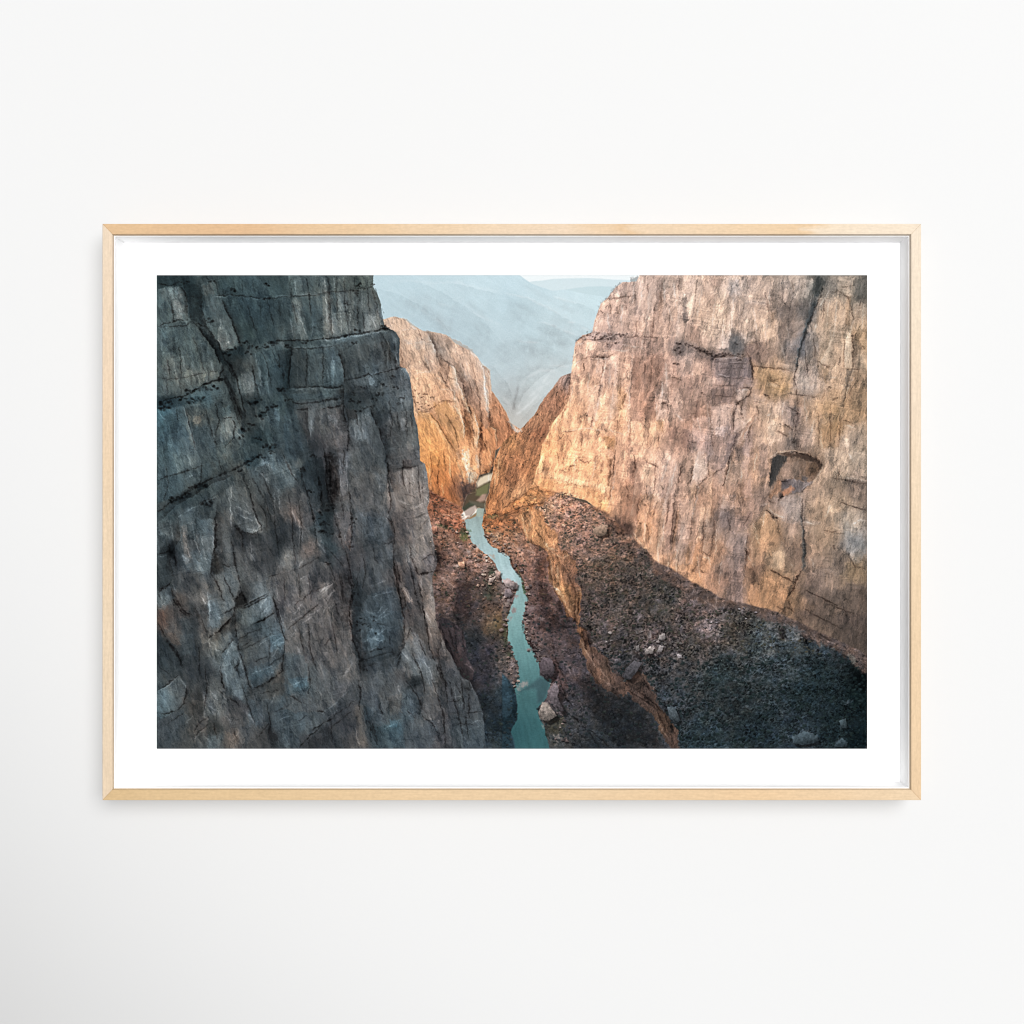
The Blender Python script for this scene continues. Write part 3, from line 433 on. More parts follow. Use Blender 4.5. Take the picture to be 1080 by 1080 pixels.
def forms_fins():
    forms("""L1 0,190 60,200 150,270 190,330 120,420 80,430 30,400 c9b09a c0a793; 80,430 200,450 250,520 200,580 100,620 d0ad90 cda583; 150,250 260,280 350,330 400,400 420,480 440,560 440,640 400,600 380,500 300,400 220,330 b9a596 c4a894; 180,300 240,340 290,400 280,440 220,380 9f958f
180,600 240,570 310,640 340,720 390,864 320,864 240,700 d3a276 cc9a6e; 110,620 170,630 230,700 300,864 120,864 d29a5f cf9560; 300,440 360,520 420,620 440,700 420,700 340,580 a58a7c; 255,420 285,415 292,480 270,520 250,470 dcb897; 290,490 320,520 325,570 300,560 dcb38e; 320,560 360,600 390,660 385,740 350,700 d6a67e
395,700 410,720 405,840 392,800 8a5b40; 430,690 470,690 470,800 440,864 400,864 410,720 cd986c b57f58; 450,540 550,700 500,780 470,800 450,680 b98565 a87458; 405,400 425,415 440,600 432,650 412,500 e6d2be; 420,560 445,620 450,700 430,680 a3745a; 425,420 440,430 446,560 438,540 dcbfa6; 240,700 262,740 300,850 285,850 b07a4c; 350,640 364,650 384,760 372,790 e3bd98; 470,700 478,780 470,810 462,760 7d563f""", .62, .7, 1.4, .8)

def closed(s):
    out = []
    for part in s.strip().split(';'):
        t, rest = part.strip().split(None, 1)
        out += tpt(t, rest)
    return out
R_LEFT = [(160,285)] + closed('''B1 310,20 305,95 330,140 352,205 350,265 375,330 405,352 440,370 462,410 463,575 500,590 525,640 540,760 550,860 575,960 585,1075;
 B2 588,60 615,75 635,170 641,300 630,345 648,420 660,500 668,560 685,620 690,670 670,725 655,760 668,870 675,950; B3 680,270 740,440 800,540 840,625 880,640 930,740 965,830 970,930 975,1060''') + [(160,797)]
R_BUTT = closed('B3 680,290 720,262 760,280 830,320 860,400 872,510 910,580 900,640 840,640 740,500')
R_RIVER = closed('''B2 935,345 975,350 965,400 960,450 985,520 1015,570 1050,590; C2 0,610 45,640 60,700 110,760 140,850 155,905; C3 150,160 125,280 140,380 190,470 220,530 225,600 300,640 265,740 220,800 215,850 245,920 270,1000 285,1070 75,1070 50,950 85,880 90,790 70,690 90,640 100,560 60,480 35,400 30,260 60,180 90,90 60,40;
 C2 0,790; B2 1075,780 1040,680 1000,640 950,600 900,555 870,500 850,425 915,370''')
R_SUN = closed('''B1 330,290 375,292 430,278 490,290 540,330 600,360 640,365 740,385 800,440 880,475 930,520 960,570 985,580 1005,610 1015,720 1060,780; C1 0,812 30,860 50,915 108,955 60,1010; B2 1040,0 1030,80 1000,135 940,150 925,200 920,250 870,265 850,310 840,348 750,300 680,275 600,250; B1 500,1000 350,600''')
R_BROWN = closed('''C1 430,605 350,640 320,680 250,770 190,870 110,950 60,985 0,1035; B2 1030,60 1015,160 1000,250 975,330 990,395 1085,400; C2 100,300 200,200 240,60; C1 300,960 380,850 440,720''')
R_CLIFF = closed('''C1 822,20 805,65 720,70 680,100 620,175 590,200 550,320 540,370 480,390 440,430 425,520 415,610 405,700 370,830 310,900 285,960 240,1040; C2 225,50 205,110 190,190 120,290 230,335 330,255 420,280 500,300 560,345 600,380 620,430 645,425 690,500 770,510 800,570 850,590 890,660 910,750 1000,790; D2 0,870 60,915; D3 150,218 250,215 340,210 400,240 470,290 540,290 600,320 680,370 760,410 850,440 960,500 1050,590 1090,605''') + [(920,285)]
R_LEDGE = closed('''C2 90,400 160,345 235,370 250,440 330,490 345,590 400,620 450,690 440,780 480,840 470,900 460,1060; C3 470,320 510,350 530,430 620,500 660,590 740,650 825,575 900,680 935,780 1000,870 1050,950 1065,1065 1010,1060 960,960 920,870 870,825 800,775 750,722 690,738 640,712 560,655 520,580 470,430 458,330 440,285 400,270; C2 350,890 300,820 275,700 268,610 230,580 140,540 105,430''')
R_TALUS_R = closed('''B2 930,400 1000,370 1090,390; C2 60,380 160,340 300,500 480,840 480,1060; C3 530,500 700,720 830,770 1010,1070 240,1070 200,900 200,500 120,300 140,150; C2 120,800 0,600; B2 1000,600''')
R_TALUS_L = closed('''B2 600,230 640,235 700,275 790,310 840,345 860,420 880,500 950,600 1080,700; C3 90,60 60,180 30,260 35,400 110,560 80,690 100,800 60,950 80,1070; B3 900,1070 600,500 600,100; B2 600,500''')
PC = Canvas()
mM = field(PTS['M'], 2.6, 12.)*.92+.135+np.array([-.008, 0, .006], F32)
gr = fbm(X/1.3, Y/1.3, 3, 2)
tone = fbm(*ax(-55, 60, 18), 11, 4)
# sky, far ridges, hazy mountains
PC.fill('f3f7f8', np.ones_like(X))
PC.poly(closed('C1 100,80 180,66 300,51 400,47 520,45 640,52 760,58 830,40 900,600 100,600'), 'd9e6ea', 1, .8, .3)
PC.poly(closed('C1 100,150 320,124 430,106 520,95 660,96 760,92 900,600 100,600'), 'cbdde2', 1, .7, .3)
m = pmask([(160,285)] + closed('C1 95,22 140,55 180,82 240,102 300,122 360,116 400,119 470,132 560,150 700,170; C2 700,300') + [(160,600)], .7, .3)
PC.fill(mM, m)
sh = relief(6*fbm(*ax(-58, 40, 16, WX, WY), 15, 3), .9, -.35)
PC.c += ((.016*np.clip(sh, -1.6, 1.6) + .022*fbm(X/1.3, Y/1.3, 17, 2) + .012*fbm(X/14, Y/9, 18, 4))*m)[..., None]
# sunlit fins, brown hill, main right cliff
def rock_tex(deg, seed, big, fine, lx, ly, strata=0.):
    w = 2.5*fbm(X/30, Y/30, seed+5, 3)
    h = big*fbm(*ax(deg, 60, 9, X+w*2, Y), seed, 4) + fine*fbm(*ax(deg, 12, 3.2, X+w, Y+w), seed+9, 3) + .6*fine*fbm(X/5, Y/5, seed+13, 3)
    if strata: h = h + strata*fbm(*ax(deg+86, 70, 5, X, Y+w*1.5), seed+21, 3)
    return relief(h, lx, ly), ridge(*ax(deg, 40, 7, X+w, Y+w), seed+31, 3)
def facet3(deg, sl, sw, seed, amp):
    # broken faces: each stretched cell is a small plane with its own tilt
    u, v = ax(deg, sl, sw, X+amp*(VX0-X), Y+amp*(VY0-Y))
    d1, d2, idv, ox, oy = cells(u, v, seed)
    tilt = (ox*np.cos(idv*37)+oy*np.sin(idv*37))
    return (idv-.5)+.55*tilt, d2-d1
def rock_mod(deg, seed, lx, ly, m, kf, kc, kt, tint, sc=1.):
    h = 5*fbm(*ax(deg, 34*sc, 11*sc, VX0, VY0), seed, 3) + 2.6*ridge(*ax(deg, 13*sc, 6*sc, VX0, VY0), seed+9, 4, .6) + 1.2*ridge(VX0/3.4, VY0/4.2, seed+13, 2, .6)
    t = relief(h, lx, ly)
    f1, e1 = facet3(deg, 26*sc, 10*sc, seed+3, 1.6)
    f2, e2 = facet3(deg-6, 11*sc, 5.5*sc, seed+4, 1.2)
    f3, e3 = facet3(deg+5, 5.2*sc, 3.2*sc, seed+5, 1.)
    rough = sst(-.25, .25, fbm(X/26, Y/30, seed+6, 3))
    strk = fbm(*ax(deg, 44, 6.5, WX, WY), seed+14, 3, .5)
    drip = sst(.12, .5, fbm(*ax(deg, 45, 3.6, WX, WY), seed+15, 2))*sst(-.1, .3, fbm(X/40, Y/30, seed+16, 2))
    iso = fbm(WX/12, WY/16, seed+11, 4, .6)
    grain = fbm(VX0/1.9, VY0/2.2, seed+41, 2, .6)
    varn = sst(.05, .4, fbm(*ax(deg, 26, 11, VX0, VY0), seed+61, 5, .6))
    pale = sst(.08, .4, fbm(*ax(deg, 20, 8, VX0, VY0), seed+65, 5, .6))
    g1 = sst(0, .25, fbm(X/16, Y/24, seed+17, 3))
    lay = fbm(*ax(deg+89, 46, 1.9, WX, WY), seed+45, 2, .6)*sst(-.05, .3, fbm(X/34, Y/22, seed+47, 3))
    vf = sst(.93, 1., ridge(*ax(deg, 55, 7.5, WX, WY), seed+57, 1))*sst(-.1, .2, fbm(X/12, Y/20, seed+58, 3))
    crk = (sst(.10, .0, e1)*.8 + sst(.10, .0, e2)*.5*rough)*g1
    cr = sst(.88, .99, ridge(*ax(deg, 30, 10, VX0, VY0), seed+51, 2))*sst(-.05, .25, fbm(X/8, Y/12, seed+53, 3))
    k = kf*(.55*f1 + (.35+.5*rough)*f2 + (.2+.5*rough)*f3 + .8*strk + 1.0*iso + .45*grain + .4*drip + .5*pale - 1.0*varn) + .75*kf*lay - kc*(.7*crk + .6*cr + .9*vf) + kt*np.clip(t, -2, 2) + .05
    PC.c *= np.clip(1+k*m, .12, 1.9)[..., None]
    PC.c *= 1 + ((.5*f1+.3*f2+1.0*fbm(*ax(deg, 14, 6), seed+27, 4, .6)+.5*pale)*m)[..., None]*np.array([tint, 0, -tint], F32)
    PC.c *= 1 + (varn*m)[..., None]*np.array([-tint*.5, 0, tint], F32)
VX0 = X + 2.*fbm(X/7, Y/7, 431, 4, .65); VY0 = Y + 2.*fbm(X/7, Y/7, 441, 4, .65)
def facets(deg, sl, sw, seed, wob=2.5):
    w = wob*fbm(X/18, Y/18, seed, 3)
    a, b = ax(deg, sl, sw, X+w, Y+w*1.5)
    d1, d2, idv, ox, oy = cells(a, b, seed)
    return idv-.5, sst(0, .16, d2-d1), ox, oy
def lumfield(pts):
    # brightness follows the nearest control colours closely, hue more broadly
    a = field(pts, 5., 4.); b = field(pts, 2.4, 14.)
    la = a.mean(2, keepdims=True); lb = b.mean(2, keepdims=True)
    return (b*.55/lb + a*.45/la)*la
mS = pmask(R_SUN, .7, .5)
PC.fill(field(PTS['S']), mS)
forms_fins()
rock_mod(-17, 101, .9, -.3, mS, .13, .10, .08, .02, .8)
def rosy(m, k, up=1.):
    g = PC.c.mean(2, keepdims=True)
    PC.c = PC.c + m[..., None]*k*((g*np.array([1.10, .98, .92], F32)) - PC.c)
    PC.c *= 1+(up-1)*m[..., None]
rosy(mS, .20, 1.03)
PC.c *= 1+mS[..., None]*np.array([.05, .005, -.03], F32)
mB = pmask(R_BROWN, .7, .7)
PC.fill(field(PTS['B']), mB)
rock_mod(20, 131, -.9, -.4, mB, .2, .2, .10, .02, .7)
spk = sst(.15, .5, fbm(VX0/2.6, VY0/3, 140, 2))*sst(-.2, .2, fbm(X/12, Y/12, 141, 2))
PC.c *= (1-.33*spk*mB)[..., None]
rosy(mB, .25, 1.03)
mR = pmask(R_CLIFF, .7, .7)
PC.fill(lumfield(PTS['R']), mR)
forms_right()
cave()
rock_mod(9, 161, -.8, -.6, mR, .20, .26, .06, .02)
PC.c *= 1+mR[..., None]*np.array([.0, .0, .02], F32)
lx = sst(760, 600, X)*mR
rosy(mR, .27, 1.06)
PC.c *= 1+mR[..., None]*np.array([.025, -.004, -.012], F32)
PC.c *= 1+(lx*.08)[..., None]
gR = PC.c.mean(2, keepdims=True)
PC.c = PC.c + mR[..., None]*.02*(PC.c-gR)
# ledges, slopes, river
mT = np.maximum(pmask([(430,512),(470,525),(488,545),(504,545),(512,540),(530,540),(563,512),(600,523),(640,540),(690,590),(760,630),(820,645),(925,695),(925,800),(430,800)], 1.5, 1), pmask(R_TALUS_L, 1, 1))
PC.fill(field(PTS['T']), mT)
R_BENCH = closed('''C2 160,345 230,330 330,255 420,280 500,300 560,345 600,380 620,430 645,425 690,500 770,510 800,570 850,590 890,660 910,750 1000,790; D2 0,870 60,915; D3 150,218 250,215 340,210 400,240 470,290 540,290 600,320 680,370 760,410 850,440 960,500 1050,590 1090,605 1090,1080; C3 1050,1080 1050,950 1000,870 935,780 900,680 825,575 740,650 660,590 620,500 530,430 510,350 470,320; C2 460,1060 470,900 480,840 440,780 450,690 400,620 345,590 330,490 250,440 235,370''')
def ragged(pts, f, amp, warp=1.):
    px = X + warp*(VX0-X); py = Y + warp*(VY0-Y)
    d, _ = seg_dist(px, py, list(pts)+[pts[0]])
    d = np.where(inside(px, py, pts), d, -d) + amp*fbm(VX0/6, VY0/9, 255, 4, .65)
    return sst(-f, f, d)
mN = ragged(R_BENCH, 2.6, 6.5)
PC.fill(field(PTS['N']), mN)
# boulders on the talus, shrubs on the bench
gv = fbm(VX0/9, VY0/8, 201, 5, .75)
gf = fbm(VX0/2.6, VY0/2.2, 205, 3, .7)
sc = 4.2
d1, d2, idv, ox, oy = cells(VX0/sc, VY0/sc*1.15, 3)
big = sst(.52, .34, d1+.12*gf)*(idv > .72)
d1b, d2b, idb, oxb, oyb = cells(VX0/2.+50, VY0/1.8+20, 9)
sm = sst(.55, .36, d1b)*(idb > .45)
shr = sst(.02, .30, fbm(VX0/4.2, VY0/3.4, 211, 3, .6))*sst(-.25, .2, fbm(X/22, Y/22, 213, 3))
gl = fbm(X/24, Y/20, 207, 3)
k = .55*gl + .75*gv + .55*gf - .62*shr + big*(.42-.7*oy-.3*ox) + sm*(.3*(idb-.3)-.5*oyb) + .13
k = k - .25*sst(.0, .15, oy-.30)*(idv > .72)*sst(.75, .5, d1)
PC.c *= np.clip(1+.62*k*mT, .2, 2)[..., None]
PC.c *= 1+mT[..., None]*np.array([-.04, -.06, -.06], F32)
PC.c *= 1 + (fbm(X/9, Y/9, 215, 4)*mT)[..., None]*np.array([.10, 0, -.12], F32)
# shrubs on the bench: dark dots between pale ground streaks
sx, sy = ax(62, 3.4, 2.3, VX0, VY0)
s1, s2, sid, _, _ = cells(sx, sy, 21)
shrub = sst(.60, .34, s1)*(sid > .3)
sx2, sy2 = ax(62, 2.2, 1.7, VX0, VY0)
q1, q2, qid, _, _ = cells(sx2+31, sy2, 27)
shrub2 = sst(.60, .3, q1)*(qid > .4)
dens = np.clip(.8+1.5*fbm(X/24, Y/15, 221, 4), .15, 1.2)
stre = fbm(*ax(62, 7, 2.2, VX0, VY0), 231, 4, .65)
clump = fbm(*ax(62, 20, 8, VX0, VY0), 235, 4, .6)
far = sst(640, 540, Y)
k = ((-.50*shrub - .32*shrub2)*dens*(1-.35*far) + (.36-.14*far)*stre + .34*clump + .06 + .14*fbm(X/2.2, Y/1.9, 233, 2))*mN
PC.c *= np.clip(1+.74*k, .25, 2)[..., None]
PC.c *= 1+(mN*sst(760, 560, Y))[..., None]*np.array([.03, .0, -.03], F32)
PC.c *= 1 + (clump*mN)[..., None]*np.array([.05, -.02, .0], F32)
mO = ragged(R_LEDGE, 1.2, 5.)*(.78+.22*sst(-.2, .3, fbm(X/10, Y/14, 257, 3)))
PC.fill(field(PTS['O']), mO)
rock_mod(-14, 251, -.8, -.5, mO, .30, .35, .12, .03, .55)
rosy(mO, .38, 1.)
PC.c *= 1-.30*(mO*sst(610, 760, Y))[..., None]
mW = pmask(R_RIVER, .6, 1.)
PC.fill(field(PTS['W'], 3., 14.), mW)
PC.c = PC.c + (mW*.30)[..., None]*(PC.c.mean(2, keepdims=True)*np.array([.97, 1.02, 1.], F32)-PC.c)
PC.c *= (1+(.10*fbm(*ax(-12, 26, 4, WX, WY), 261, 4)+.06*fbm(X/4, Y/1.6, 263, 3)+.02*gr)*mW)[..., None]
glow = np.exp(-(((X-560)/120)**2+((Y-505)/85)**2))[..., None]*(1-mW)[..., None]
PC.c *= 1+glow*np.array([.13, .05, -.02], F32)
# dark buttress and the near cliff on the left
mBt = pmask(R_BUTT, .7, .6)
PC.fill('3a3234', mBt)
mL = pmask(R_LEFT, .6, .7)
PC.fill(lumfield(PTS['L']), mL)
mLL = np.maximum(mL, mBt)
forms_left()

rock_mod(-13, 301, .6, -.8, mLL, .24, .28, .085, .03)
PC.c *= 1+mL[..., None]*np.array([-.03, -.025, -.035], F32)
PC.c *= 1+(mL*sst(640, 400, Y)*sst(470, 250, X))[..., None]*np.array([-.11, -.01, .01], F32)
PC.c = PC.c + mL[..., None]*((PC.c*.86+np.array([.036, .040, .042], F32))-PC.c)

